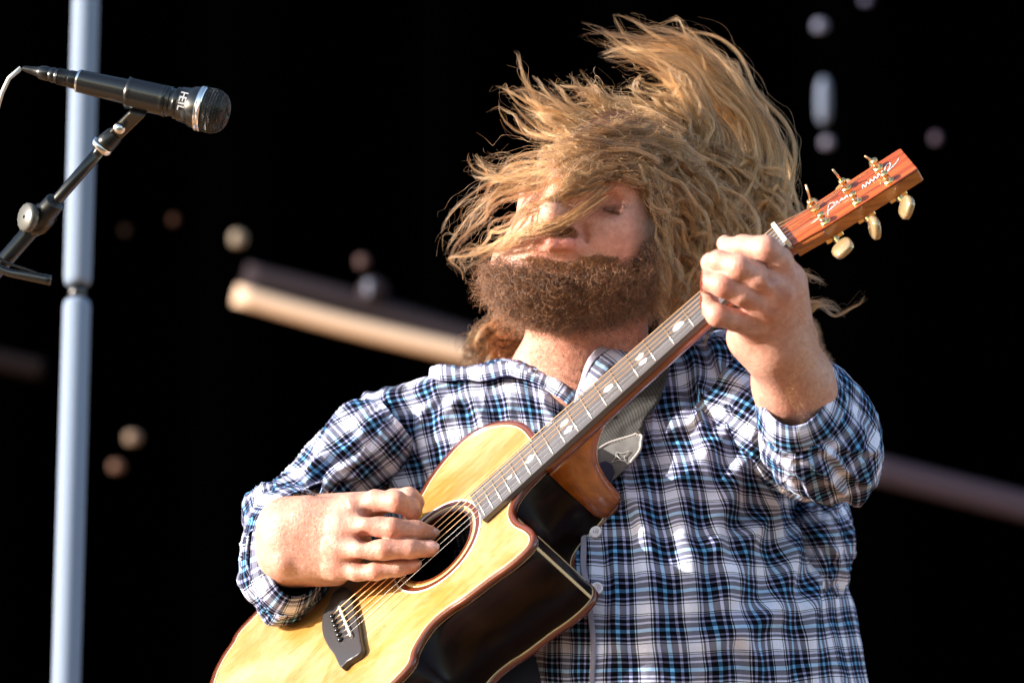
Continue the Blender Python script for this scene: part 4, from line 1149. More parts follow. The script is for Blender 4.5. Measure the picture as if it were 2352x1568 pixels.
# headstock tilted back
HT = math.radians(11); HS = GS * math.cos(HT) - GN * math.sin(HT); HN = GN * math.cos(HT) + GS * math.sin(HT)
H0 = G(SCL + .005, TW, FB0 - .001)
H = lambda s, w, n=0.0: H0 + s * HS + w * GW + n * HN
ho = [(0, -.0225), (.020, -.0240), (.036, -.0262), (.155, -.0275), (.158, -.0262), (.158, .0262), (.155, .0275), (.036, .0262), (.020, .0240), (0, .0225)]
def hplate(name, n0, n1, mt):
    V = [H(s, w, n) for n in (n0, n1) for s, w in ho]; k = len(ho)
    F = [tuple(range(k)), tuple(range(k, 2 * k))[::-1]] + [(i, k + i, k + (i + 1) % k, (i + 1) % k) for i in range(k)]
    grn = [(s + n * 2, w, n) for n in (n0, n1) for s, w in ho]
    return bevel(build(name, np.array(V), F, mt, parent=guitar, smooth=False, attrs=dict(grain=grn)), .0008)
hplate('headstock', -.017, -.0022, M['flame']); hplate('headplate', -.0020, 0, M['headwood'])
secs, gr = [], []
for t in np.linspace(0, 1, 12):                                 # volute that joins neck and headstock
    s = -.012 + .05 * t; h = .0205 + .010 * t; dpt = .018 - .003 * t
    th = np.linspace(0, math.pi, 14); c = [H(s, h * math.cos(a), -.003 - (dpt - .004 * 0) * math.sin(a) ** .8) for a in th]
    secs.append(np.array(c)); gr.append(np.array(c))
loft('neck_volute', secs, M['mahogany'], guitar, gr)
# tuning machines
posts = []
for i, sH in enumerate((.043, .084, .125)):
    for sd_ in (-1, 1):
        w = sd_ * .0172
        b0 = H(sH, w, 0.0)
        v, f = lathe(b0 - HN * .0005, b0 + HN * .01, [(0, .0066), (.0014, .0066), (.0026, .0052), (.0030, .0040), (.010, .0038), (.0104, .0044), (.0126, .0044), (.0134, .0032)], 20)
        pe = build('tuning_post', v, f, M['gold'], parent=guitar)
        v, f = merge([tube([b0 + HN * (.0042 + .0011 * q_) + (GW * math.cos(a) + HS * math.sin(a)) * .0036 for a in np.linspace(0, 2 * math.pi, 14)], .0006, 6) for q_ in range(3)])
        build('string_winding', v, f, M['bronze'] if sd_ > 0 or i == 2 else M['steel'], parent=pe)
        posts.append((sd_, i, b0))
        # gear housing on the back and the button out to the side
        hb = H(sH, sd_ * .015, -.0205); v, f = boxv(hb, HS * .011, GW * .008, HN * .0035); tm = bevel(build('tuning_machine', v, f, M['gold'], parent=guitar, smooth=False), .0018, 3)
        a = H(sH, sd_ * .022, -.0205); b = H(sH, sd_ * .0375, -.0205)
        v, f = lathe(a, b, [(0, .0042), (.004, .0042), (.005, .0026), (.0155, .0026)], 16); build('tuner_shaft', v, f, M['gold'], parent=tm)
        ang = (.2, 1.15, .75)[i] if sd_ < 0 else (.9, .3, 1.3)[i]
        ax = GW * sd_; u = HS * math.cos(ang) + HN * math.sin(ang); t = np.cross(ax, u)
        c = H(sH, sd_ * .0490, -.0205); V = []
        nn = 16
        for zz, ss in ((-1, .82), (-.6, 1.0), (.6, 1.0), (1, .82)):
            V += [c + (ax * .0120 * math.copysign(abs(math.cos(q_)) ** .75, math.cos(q_)) + u * .0128 * math.copysign(abs(math.sin(q_)) ** .75, math.sin(q_))) * ss + t * zz * .0042 for q_ in np.linspace(0, 2 * math.pi, nn, endpoint=False)]
        F = [tuple(range(nn))[::-1], tuple(range(3 * nn, 4 * nn))] + [(r * nn + j, r * nn + (j + 1) % nn, (r + 1) * nn + (j + 1) % nn, (r + 1) * nn + j) for r in range(3) for j in range(nn)]
        build('tuner_button', np.array(V), F, M['button_peg'], parent=tm)
        if sd_ > 0:     # untrimmed string ends standing up from the bass-side posts
            d1 = norm(HN * .9 + HS * (-.1 + .35 * (1 - i)) + GW * .25 * (i != 1)); p0 = b0 + HN * .009
            v, f = tube([p0, p0 + d1 * (.021 if i < 2 else .013)], .0013, 8); build('string_end', v, f, M['bronze'], parent=pe)
# script inlay along the headstock
pts, x = [], .036
def sq(p): pts.append(np.array([H(a, b, .0004) for a, b in catmull(np.array(p), 26)]))
sq([(.030, -.006), (.048, -.004), (.062, -.001), (.080, .0015)]); sq([(.050, -.010), (.056, .004), (.060, .008), (.064, .004), (.058, -.001), (.054, -.003)])
x = .064
for k in range(3): sq([(x, .0), (x + .003, .004), (x + .004, -.001), (x + .007, .0025)]); x += .006
x = .098
for k in range(6): sq([(x, -.002 + k * .0006), (x + .002, .0035 + k * .0006), (x + .004, -.002 + k * .0006), (x + .006, .001 + k * .0006)]); x += .0052
sq([(.128, .003), (.134, .012), (.139, .011), (.134, .003), (.126, -.002), (.142, .004), (.150, .010)])
v, f = merge([tube(p, .0006, 6) for p in pts]); build('script_inlay', v, f, M['pearl'], parent=guitar)
# bridge
bo = np.array([Ginv(x, y) for x, y in ((795, 1357), (775, 1373), (768, 1395), (757, 1412), (752, 1440), (756, 1468), (768, 1492), (780, 1508), (795, 1537), (806, 1527), (838, 1505), (836, 1480), (830, 1440), (820, 1400), (812, 1372), (805, 1362))])
bo = smooth_closed(bo, 70)
plate('bridge', bo, [], .0, .0085, M['bridge'], guitar, bev=.0018)
a, b = np.array(Ginv(781, 1394, .010)), np.array(Ginv(808, 1462, .010))
sc_ = (a + b) / 2; sdv = b - a; sdl = np.linalg.norm(sdv); sdv = sdv / sdl; spv = np.array([-sdv[1], sdv[0]])
v, f = boxv(G(sc_[0], sc_[1], .0098), GS * sdv[0] * sdl / 2 + GW * sdv[1] * sdl / 2, GS * spv[0] * .0014 + GW * spv[1] * .0014, GN * .0030)
bevel(build('saddle', v, f, M['bone'], parent=guitar, smooth=False), .0008)
pins = []
for i in range(6):
    t = (i + .5) / 6; x, y = 762 + 22 * t, 1410 + 64 * t
    s, w = Ginv(x, y, .009); pins.append((s, w))
    v, f = lathe(G(s, w, .0075), G(s, w, .014), [(0, .0022), (.0012, .0030), (.0028, .0034), (.0042, .0026), (.005, .0010)], 16)
    build('bridge_pin', v, f, M['pin'], parent=guitar)
# strings: three wound, three plain; each a part
for i in range(6):
    t = i / 5; wN = TW + .0180 * (1 - 2 * t); q_ = .08 + .84 * t
    sA, wA = a * (1 - q_) + b * q_; r = (.00072, .00062, .00052, .00045, .00032, .00028)[i]
    order = [(1, 0), (1, 1), (1, 2), (-1, 2), (-1, 1), (-1, 0)][i]
    pb = next(p for sd_, k, p in posts if (sd_, k) == order)
    pw = pb + HN * .0055 + GW * (-.0034 if order[0] > 0 else .0034)
    path = [G(pins[i][0], pins[i][1], .010), G(sA - .0015, wA, .0127), G(sA + .002, wA, .0130), G(SCL * .5 + sA * .5, (wA + wN) / 2, .0120), G(SCL, wN, FB1 + .0011), G(SCL + .005, wN, FB1 + .0004), pw]
    v, f = tube(path, r, 8); build('string', v, f, M['bronze'] if i < 4 else M['steel'], parent=guitar)
# strap button and strap
strap = empty('guitar_strap', P(1420, 1100, .02), 'grey woven guitar strap with stitched grey leather end at the neck heel', 'strap')
def onstrap(x, y, lift): return on_shirt(x, y, lift)[0]
sL = [(1352, 1072), (1362, 1020), (1374, 976), (1400, 935), (1442, 880), (1480, 820), (1530, 740)]
sR = [(1484, 1030), (1496, 980), (1510, 933), (1526, 880), (1543, 822), (1560, 780), (1600, 720)]
cs, ws = [], []
for (x0, y0), (x1, y1) in zip(sL, sR):
    k = 0.012; A = onstrap(x0, y0, k); B = onstrap(x1, y1, k + .002); 
    if y0 < 800: A = P(x0, y0, -.16); B = P(x1, y1, -.16)
    cs.append((A + B) / 2); ws.append((B - A) / 2)
ribbon('webbing', cs, ws, M['strap'], strap, .0025, 120, 14)
lp = [(1352, 1082), (1352, 1068), (1376, 1055), (1408, 1040), (1442, 1028), (1470, 1020), (1482, 1024), (1485, 1038), (1474, 1062), (1450, 1092), (1420, 1128), (1395, 1150), (1372, 1120)]
LP = np.array([onstrap(x, y, .0175) for x, y in lp]); LN = on_shirt(1425, 1075)[1]
c0 = LP.mean(0); pn = norm(np.cross(LP[4] - LP[0], LP[9] - LP[0])); pn = pn if pn[2] > 0 else -pn
LP = LP - ((LP - c0) @ pn)[:, None] * pn * .8 + pn * .003
def slab(name, L, nrm, th, mt, parent):
    k = len(L); V = np.vstack([L - nrm * th / 2, L + nrm * th / 2]); F = [tuple(range(k))[::-1], tuple(range(k, 2 * k))] + [(i, (i + 1) % k, k + (i + 1) % k, k + i) for i in range(k)]
    return bevel(build(name, V, F, mt, parent=parent, smooth=False), .0006)
slab('leather_end', LP, pn, .003, M['leather'], strap)
v, f = tube(catmull(np.vstack([LP[1:10]]) + pn * .0018, 60), .0016, 8); build('piping', v, f, M['stitch'], parent=strap)
ed = catmull(LP[1:10], 60); ed = ed + (c0 - ed) * .09 + pn * .0020
v, f = merge([tube([ed[i], ed[i + 1]], .0004, 5) for i in range(0, 58, 2)]); build('stitching', v, f, M['stitch'], parent=strap)
# embossed diamond emblem with an L
ec = onstrap(1432, 1078, 0); ec = ec - ((ec - c0) @ pn) * pn + pn * (.003 + .0022 + .001); eu = norm(P(1450, 1062, ec[2]) - P(1420, 1090, ec[2])); eu = norm(eu - pn * (eu @ pn)); ev = np.cross(pn, eu)
Q = lambda a, b: ec + eu * a * .0125 + ev * b * .0085
dia = [Q(-1, 0), Q(-.3, .35), Q(0, 1), Q(.3, .35), Q(1, 0), Q(.3, -.35), Q(0, -1), Q(-.3, -.35), Q(-1, 0)]
v, f = merge([tube(dia, .0005, 6), tube([Q(-.15, .45), Q(-.15, -.35), Q(.3, -.25)], .0005, 6)]); build('emblem', v, f, M['stitch'], parent=strap)
np_ = [(1372, 1096), (1400, 1092), (1432, 1098), (1430, 1118), (1418, 1145), (1400, 1172), (1388, 1170), (1392, 1135)]
NP = np.array([onstrap(x, y, .0175) for x, y in np_]); NP = NP - ((NP - c0) @ pn)[:, None] * pn + pn * (.0062)
slab('leather_tab', NP, pn, .003, M['navyleather'], strap)
# plectrum between thumb and index finger
pk = P(955, 1172, .036); u = norm(np.array([.5, -.8, .2])); w = norm(np.cross(u, [.5, .2, .8]))
V = [pk + (u * math.cos(t) * (.010 if math.cos(t) > 0 else .008) + w * math.sin(t) * .0075) + np.cross(u, w) * h for h in (-.0005, .0005) for t in np.linspace(0, 2 * math.pi, 16, endpoint=False)]
o = build('plectrum', np.array(V), [tuple(range(16))[::-1], tuple(range(16, 32))] + [(i, (i + 1) % 16, 16 + (i + 1) % 16, 16 + i) for i in range(16)], M['pick'])
tag(o, 'yellow plectrum pinched between thumb and index finger', 'plectrum')

# ------------------------------------------------------------------ microphone, clip and boom stand
MZ = .02
mic = empty('microphone', P(300, 220, MZ), 'black stage vocal microphone with silver ring and dark mesh grille', 'microphone')
A0, A1 = P(60, 159, MZ - .01), P(523, 263, MZ + .03)
AX = norm(A1 - A0); LEN = np.linalg.norm(A1 - A0); pxm = LEN / 474.5
def seg(name, prof, mt, parent=mic, ns=48, off=np.zeros(3)):
    v, f = lathe(A0 + off, A1 + off, [(d * pxm, r * pxm) for d, r in prof], ns); return flat_by_angle(build(name, v, f, mt, parent=parent), 40)
seg('strain_relief', [(-8, 5), (0, 7), (14, 9), (30, 12), (34, 14)], M['blackrubber'])
con = seg('connector', [(30, 13), (36, 16), (52, 16.5), (56, 15), (60, 17), (66, 17.5), (70, 16), (74, 18), (98, 19), (102, 18), (104, 20), (122, 20.5), (124, 19)], M['blackmetal'])
for k in range(9):
    d0 = 76 + k * 2.4; seg('knurl', [(d0, 18.6), (d0 + .8, 19.6), (d0 + 1.6, 18.6)], M['blackrubber'], con, 24)
seg('connector_ring', [(122, 20), (123, 25.5), (127, 26), (129, 24)], M['chrome'])
seg('handle', [(126, 23.5), (128, 25.5), (236, 28.5), (246, 29), (248, 33), (330, 34), (343, 34.5), (345, 32), (351, 32), (354, 33.5)], M['blackmetal'])
seg('collar_ring', [(353, 33.5), (355, 36.5), (360, 37), (363, 35.5)], M['blackmetal'])
seg('head_body', [(362, 35.5), (365, 39), (384, 41), (388, 43), (392, 45.5), (404, 48), (409, 49)], M['blackmetal'])
seg('silver_ring', [(408, 49), (409, 51.5), (412, 52), (414, 50.5), (416, 52), (420, 52.2), (422, 50)], M['chrome'])
seg('foam_liner', [(421, 46), (440, 46.5), (455, 43), (466, 35), (472, 22), (474, 0.5)], M['blackrubber'])
# mesh grille made of real crossing wires
gpro = np.array([(421, 49.5), (436, 50), (448, 48.5), (458, 44.5), (466, 38), (472, 28), (475.5, 15), (476.5, 2)], float)
gp = catmull(gpro, 15); uA = norm(np.cross(AX, [0.1, .2, 1])); uB = np.cross(AX, uA)
V, F, ns = [], [], 72
for i in range(len(gp)):
    for j in range(ns):
        t = 2 * math.pi * (j + .5 * (i % 2)) / ns; V.append(A0 + AX * gp[i][0] * pxm + (uA * math.cos(t) + uB * math.sin(t)) * gp[i][1] * pxm)
for i in range(len(gp) - 1):
    for j in range(ns): F.append((i * ns + j, i * ns + (j + 1) % ns, (i + 1) * ns + (j + 1) % ns, (i + 1) * ns + j))
g = build('grille', np.array(V), F, M['blackmetal'], parent=mic); w_ = g.modifiers.new('wire', 'WIREFRAME'); w_.thickness = .00055; w_.use_even_offset = False
# round switch window on the head body, raised letters
def on_mic(d, r, ang):      # ang measured from the viewer-facing side, positive towards the underside
    f_ = norm(np.array([0, 0, 1.]) - AX * AX[2]); dn_ = np.cross(AX, f_); dn_ = dn_ if dn_[1] < 0 else -dn_
    n = f_ * math.cos(ang) + dn_ * math.sin(ang); return A0 + AX * d * pxm + n * r * pxm, n
a, n = on_mic(388, 41, .62); V = []
for r, h in ((.0062, 0), (.0056, .0012)):
    u = AX; w = np.cross(n, u); V += [a + n * h + u * r * .8 * math.cos(t) + w * r * math.sin(t) for t in np.linspace(0, 2 * math.pi, 24, endpoint=False)]
build('vent', np.array(V), [tuple(range(24, 48))] + [(i, (i + 1) % 24, 24 + (i + 1) % 24, 24 + i) for i in range(24)], mat('vent black', (.001, .001, .001), .9), parent=mic)
M['print'] = mat('white print', (.42, .42, .44), .6)
def letter(ch, pos, right, up, h, mt, parent):
    cu = bpy.data.curves.new('letter', 'FONT'); cu.body = ch; cu.size = 1.0; cu.extrude = .03; cu.align_x = 'CENTER'; cu.offset = .02
    to = bpy.data.objects.new('tmp', cu); col.objects.link(to); dg = bpy.context.evaluated_depsgraph_get()
    me = bpy.data.meshes.new_from_object(to.evaluated_get(dg)); V = np.zeros(len(me.vertices) * 3); me.vertices.foreach_get('co', V); V = V.reshape(-1, 3)
    Fs = [tuple(p.vertices) for p in me.polygons]; bpy.data.objects.remove(to)
    nn = np.cross(right, up); W = pos + V[:, :1] * right * h + (V[:, 1:2] - .35) * up * h + V[:, 2:] * nn * h
    build('letter', W, Fs, mt, parent=parent, smooth=False)
for k, ch in enumerate('HEIL'):
    a, n = on_mic(378, 41.5, -.46 + .235 * k); dn_ = np.cross(AX, n); dn_ = dn_ if dn_[1] < 0 else -dn_
    letter(ch, a + n * .0003, dn_, AX, .0118, M['print'], mic)

clip = empty('microphone_clip', P(295, 270, MZ - .01), 'glossy black microphone clip on the end of the boom arm', 'microphone clip')
# saddle of the clip: an open shell round the handle
V, F = [], []; na, nl = 22, 12
for i in range(nl):
    d = 242 + (334 - 242) * i / (nl - 1)
    for j in range(na):
        t = -1.15 + 3.35 * j / (na - 1); p, n = on_mic(d, 35.5 + (2 if i in (0, nl - 1) else 0), t); V.append(p)
c_ = build('saddle', np.array(V), grid_faces(nl, na), M['blackmetal'], parent=clip); m_ = c_.modifiers.new('t', 'SOLIDIFY'); m_.thickness = .0022; m_.offset = 1
p1, n1 = on_mic(275, 40, 1.45); p2 = P(262, 312, MZ - .02)
v, f = boxv((p1 + p2) / 2, (p1 - p2) / 2 * 1.05, AX * .010, np.cross(norm(p1 - p2), AX) * .006); bevel(build('hinge_block', v, f, M['blackmetal'], parent=clip, smooth=False), .003, 3)
jc = P(276, 296, MZ - .005)
v, f = tube([jc + np.array([0, 0, -.014]), jc + np.array([0, 0, .014])], .0062, 20); build('hinge_screw', v, f, M['chrome'], parent=clip)
v, f = lathe(P(268, 306, MZ - .02), P(236, 336, MZ - .022), [(0, .0085), (.004, .0105), (.014, .0115), (.020, .0115), (.0215, .0095)], 28); build('threaded_socket', v, f, M['blackrubber'], parent=clip)
bd = norm(P(0, 620, -.10) - P(236, 336, MZ - .022))
v, f = lathe(P(240, 330, MZ - .022), P(226, 345, MZ - .025), [(0, .010), (.001, .0128), (.004, .0134), (.007, .0128), (.0085, .0105)], 32); build('lock_nut', v, f, M['chrome'], parent=clip)

stand = empty('microphone_stand', np.array([0, 0, 0]), 'black boom microphone stand with clutch knob at the left edge', 'microphone stand')
B0 = P(236, 338, MZ - .022); B1 = P(105, 490, -.03); B2 = P(-10, 622, -.12); bdir = norm(B2 - B0)
BE = B0 + bdir * .80
sb_ = BE + 0.0; dd = (toW(sb_)[2] - STAGE_Z)
stand.location = Vector(toW(sb_ + dn * dd))
v, f = tube([B0, B1, B1 + bdir * .05], .0068, 20); build('boom_tip', v, f, M['blackmetal'], parent=stand)
v, f = tube([B1 - bdir * .01, BE], .0095, 24); build('boom_arm', v, f, M['blackmetal'], parent=stand)
cl = build('clutch', *lathe(B1 - bdir * .022, B1 + bdir * .03, [(0, .0095), (.002, .012), (.018, .0125), (.022, .0150), (.040, .0150), (.046, .0125), (.052, .0100)], 28), M['blackrubber'], parent=stand)
kc = P(66, 500, -.02); kd = norm(kc - B1)
v, f = tube([B1, kc], .0042, 12); build('knob_shaft', v, f, M['chrome'], parent=cl)
V, F = [], []; kn = 30; ka = norm(np.array([-.75, .15, .64])); u = norm(np.cross(ka, [0, 1, 0])); w = np.cross(ka, u)
prof = [(-.005, .010), (-.003, .0155), (.004, .0160), (.006, .0135), (.0065, .002)]
for d_, r in prof: V += [kc + ka * d_ + (u * math.cos(2 * math.pi * j / kn) + w * math.sin(2 * math.pi * j / kn)) * r * (1 + .05 * (j % 2) * (r > .012)) for j in range(kn)]
F = [(i * kn + j, i * kn + (j + 1) % kn, (i + 1) * kn + (j + 1) % kn, (i + 1) * kn + j) for i in range(len(prof) - 1) for j in range(kn)]
build('knob', np.array(V), F, mat('grey ribbed knob', (.07, .068, .06), .4), parent=cl)
v, f = tube(catmull([P(-40, 590, -.04), P(10, 622, -.035), P(60, 633, -.03), P(118, 644, -.025)], 16), np.linspace(.004, .0062, 16), 12); build('lever', v, f, M['blackmetal'], parent=stand)
v, f = tube(catmull([P(-30, 575, -.03), P(20, 605, -.03), P(70, 622, -.028), P(112, 640, -.026)], 16), .0018, 8); build('hook_wire', v, f, M['blackrubber'], parent=stand)
v, f = tube([BE, BE + dn * dd], .0125, 20); build('upright', v, f, M['blackmetal'], parent=stand)
v, f = lathe(BE + dn * (dd - .03), BE + dn * dd, [(0, .03), (.012, .12), (.03, .13)], 40); build('round_base', v, f, M['blackmetal'], parent=stand)
cable_pts = [A0 - AX * .006, P(42, 158, MZ - .012), P(24, 175, MZ - .012), P(8, 205, MZ - .01), P(-6, 250, MZ - .03), P(-30, 340, -.10), P(-60, 520, -.26), P(-90, 800, -.42)]
cable_pts += [cable_pts[-1] + dn * h + np.array([.02 * math.sin(h * 5), 0, 0]) for h in (.4, .8, 1.1)]
_hz = toW(cable_pts[-1])[2] - STAGE_Z - .004; cable_pts += [cable_pts[-1] + dn * _hz * .92, cable_pts[-1] + dn * _hz + np.array([-.08, 0, 0]), cable_pts[-1] + dn * _hz + np.array([-.6, 0, 0])]
v, f = tube(catmull(np.array(cable_pts), 140), .0026, 10); o = build('microphone_cable', v, f, M['cable'])
tag(o, 'thin pale microphone cable curving down at the left edge', 'cable')

# ------------------------------------------------------------------ hair
def make_hair(name, S, rad, mt, parent, tone=None):
    """S: (n, m, 3) strand points in viewer axes"""
    n, m = S.shape[:2]; b = world_base(parent)
    W = (toW(S) - b).astype(np.float32)
    hc = bpy.data.hair_curves.new(name); hc.add_curves([m] * n)
    hc.attributes['position'].data.foreach_set('vector', W.ravel())
    r = hc.attributes.get('radius') or hc.attributes.new('radius', 'FLOAT', 'POINT')
    t = np.linspace(0, 1, m)
    rr = (np.asarray(rad).reshape(-1, 1) * (1 - .75 * t ** 3)[None]).astype(np.float32) * np.ones((n, 1), np.float32)
    r.data.foreach_set('value', rr.ravel())
    tn = hc.attributes.new('tone', 'FLOAT', 'CURVE'); tn.data.foreach_set('value', (np.ones(n) * .75 if tone is None else tone).astype(np.float32))
    hc.materials.append(mt)
    o = bpy.data.objects.new(name, hc); col.objects.link(o); o.parent = parent
    return o

def rs(p, m):
    p = np.array(p, float); v = PX(p); return catmull(v, m)
MP = 30
TONES = []
def locks(guides, nclump, nh, spread, tight, curl, mix_=.5, seed=0, tipspread=1.0, ci=(3, 8), cut=(.72, 1.0), lone=.12, tipclump=.35, dark=1.0):
    """clumped strands grown along neighbouring guides"""
    r = np.random.default_rng(seed); Gd_ = np.array([rs(g, MP) for g in guides]); out = []
    t = np.linspace(0, 1, MP)[:, None]
    for gi in range(len(Gd_)):
        near = np.argsort(np.linalg.norm(Gd_ - Gd_[gi], axis=2).mean(1))[1:4]
        for c in range(nclump):
            j = near[r.integers(len(near))] if len(near) else gi
            mx = r.random() * mix_ * (r.random() < .75)
            base = Gd_[gi] * (1 - mx) + Gd_[j] * mx
            o1 = r.normal(size=3) * spread; o2 = r.normal(size=3) * spread * tipspread
            base = base + o1 * (1 - t) + o2 * t
            amp = r.uniform(.3, 1) * curl; fr = r.uniform(*ci); ph = r.uniform(0, 6.28); ax1 = norm(r.normal(size=3)); ax2 = norm(np.cross(ax1, r.normal(size=3)))
            env = np.clip(t * 3, 0, 1) * (.55 + 1.3 * t ** 2)
            base = base + env * amp * (ax1 * np.cos(fr * t * 6.28 + ph) + ax2 * np.sin(fr * t * 6.28 + ph))
            L = r.uniform(*cut)
            k = max(3, int(nh * r.uniform(.4, 1.6))); tone_ = r.beta(1.1, 1.0) * dark
            for h in range(k):
                loose = r.random() < lone
                w = tight * (3.5 if loose else 1) * r.normal(size=3)
                w2 = w * tipclump + (r.normal(size=3) * tight * (4 if loose else .35))
                st = base + w * (1 - t) ** .8 + w2 * t
                f2 = r.uniform(4, 12); p2 = r.uniform(0, 6.28); a2 = (.0013 if not loose else .0055) * r.uniform(.3, 1.2)
                st = st + env * a2 * (ax2 * np.cos(f2 * t * 6.28 + p2) + norm(r.normal(size=3)) * np.sin(f2 * 1.3 * t * 6.28 + p2))
                l2 = L * r.uniform(.86, 1.0); i = np.linspace(0, (MP - 1) * l2, MP); i0 = np.minimum(i.astype(int), MP - 2); fr_ = (i - i0)[:, None]
                out.append(st[i0] * (1 - fr_) + st[i0 + 1] * fr_); TONES.append(np.clip(tone_ + r.normal() * .15 * dark, 0, 1))
    return np.array(out)

H_top = [   # the big swoop that flies up from behind and curls over to the left
 [(1690, 620, -.06), (1765, 520, -.10), (1802, 420, -.12), (1788, 320, -.12), (1738, 245, -.12), (1690, 180, -.12), (1625, 115, -.12), (1545, 84, -.12), (1470, 92, -.11)],
 [(1650, 600, -.04), (1730, 510, -.08), (1768, 400, -.10), (1748, 310, -.11), (1690, 235, -.11), (1640, 170, -.12), (1570, 118, -.12), (1480, 100, -.11), (1400, 78, -.10), (1335, 92, -.10), (1300, 128, -.10)],
 [(1600, 560, -.02), (1690, 480, -.06), (1725, 390, -.09), (1700, 300, -.10), (1640, 230, -.10), (1590, 170, -.10), (1520, 130, -.10), (1440, 100, -.10), (1380, 66, -.10), (1325, 58, -.10)],
 [(1560, 470, -.02), (1650, 430, -.06), (1680, 350, -.08), (1650, 280, -.09), (1600, 220, -.09), (1545, 160, -.09), (1460, 138, -.09), (1400, 150, -.09), (1350, 120, -.09)],
 [(1530, 420, -.03), (1620, 400, -.05), (1650, 330, -.07), (1625, 265, -.07), (1575, 210, -.08), (1520, 150, -.08), (1450, 112, -.08), (1390, 92, -.08), (1350, 104, -.08)],
 [(1520, 400, -.04), (1590, 380, -.05), (1615, 320, -.06), (1590, 260, -.06), (1560, 215, -.07), (1545, 185, -.07)],
 [(1720, 560, -.08), (1790, 470, -.12), (1798, 370, -.13), (1765, 290, -.13), (1720, 215, -.13), (1660, 150, -.13), (1590, 100, -.13), (1510, 80, -.13)],
 [(1560, 520, .0), (1640, 500, -.04), (1700, 440, -.07), (1730, 350, -.1), (1700, 260, -.1), (1620, 190, -.1), (1580, 120, -.1), (1500, 90, -.1), (1430, 84, -.1)],
 [(1520, 400, -.02), (1605, 360, -.05), (1625, 300, -.06), (1590, 235, -.06), (1555, 180, -.06), (1500, 150, -.06), (1450, 150, -.06)],
 [(1650, 520, -.05), (1745, 470, -.09), (1780, 380, -.11), (1760, 300, -.11), (1705, 225, -.11), (1650, 160, -.12), (1580, 105, -.12), (1500, 96, -.11), (1420, 88, -.1), (1350, 74, -.1), (1320, 50, -.1)],
]
H_top += [
 [(1590, 390, -.04), (1606, 330, -.05), (1580, 275, -.05), (1535, 235, -.05), (1490, 208, -.05)],
 [(1570, 360, -.03), (1562, 295, -.04), (1525, 255, -.04), (1480, 232, -.04), (1435, 205, -.04), (1400, 196, -.04)],
]
H_back = [  # right side: hair sweeping down and round behind the hand
 [(1500, 360, -.03), (1600, 380, -.05), (1690, 440, -.07), (1750, 500, -.08), (1740, 560, -.08), (1690, 600, -.07)],
 [(1480, 350, .03), (1540, 350, .02), (1600, 380, -.01), (1660, 450, -.03), (1690, 540, -.04), (1660, 620, -.04)],
 [(1450, 380, .05), (1520, 400, .04), (1570, 450, .02), (1610, 540, .0), (1600, 620, .0), (1560, 690, -.01)],
 [(1480, 380, .0), (1570, 410, -.02), (1640, 470, -.04), (1690, 520, -.05), (1700, 590, -.05), (1660, 640, -.05)],
 [(1470, 400, .02), (1540, 440, .0), (1600, 500, -.02), (1640, 560, -.03), (1650, 620, -.03), (1610, 680, -.03)],
 [(1450, 410, .03), (1520, 460, .02), (1570, 520, .0), (1600, 580, -.01), (1600, 650, -.01), (1570, 710, -.02)],
 [(1440, 420, .04), (1490, 470, .03), (1540, 530, .01), (1560, 600, .0), (1550, 660, .0), (1530, 720, -.01)],
 [(1580, 340, -.06), (1690, 380, -.08), (1770, 430, -.10), (1800, 490, -.10), (1770, 560, -.1), (1720, 590, -.1)],
 [(1530, 330, -.05), (1640, 340, -.07), (1720, 390, -.09), (1780, 440, -.10), (1785, 520, -.1), (1740, 570, -.1)],
 [(1430, 410, .05), (1470, 460, .05), (1500, 520, .03), (1515, 580, .02), (1500, 640, .02)],
 [(1600, 430, -.03), (1660, 500, -.04), (1680, 560, -.05), (1650, 620, -.05), (1620, 690, -.05), (1580, 730, -.05)],
 [(1560, 480, -.01), (1610, 540, -.02), (1630, 600, -.03), (1600, 660, -.03), (1560, 740, -.03), (1520, 760, -.04)],
]
H_mid = [   # locks blown to the upper left
 [(1570, 340, .0), (1500, 290, -.01), (1420, 255, -.02), (1360, 215, -.03), (1332, 165, -.03), (1322, 118, -.03)],
 [(1540, 350, .0), (1460, 300, -.01), (1380, 250, -.02), (1340, 205, -.02), (1318, 190, -.02), (1280, 180, -.02)],
 [(1510, 350, .01), (1420, 310, .0), (1330, 270, -.01), (1270, 235, -.01), (1235, 200, -.01), (1205, 152, -.01), (1170, 150, -.01)],
 [(1490, 350, .02), (1400, 320, .01), (1310, 280, .0), (1240, 245, .0), (1195, 205, .0), (1135, 198, .0)],
 [(1470, 360, .03), (1370, 345, .02), (1280, 325, .02), (1205, 295, .01), (1160, 255, .01), (1150, 232, .01), (1120, 252, .01)],
 [(1520, 330, .0), (1440, 290, -.01), (1370, 262, -.02), (1300, 240, -.02), (1250, 210, -.02), (1235, 180, -.02)],
 [(1480, 340, .02), (1400, 300, .01), (1330, 290, .0), (1260, 262, .0), (1210, 250, .0), (1150, 220, .0)],
 [(1560, 300, -.02), (1480, 255, -.03), (1410, 232, -.04), (1370, 205, -.04), (1340, 240, -.04), (1300, 250, -.03)],
 [(1440, 350, .04), (1350, 330, .03), (1280, 300, .02), (1240, 270, .02), (1190, 262, .01)],
]
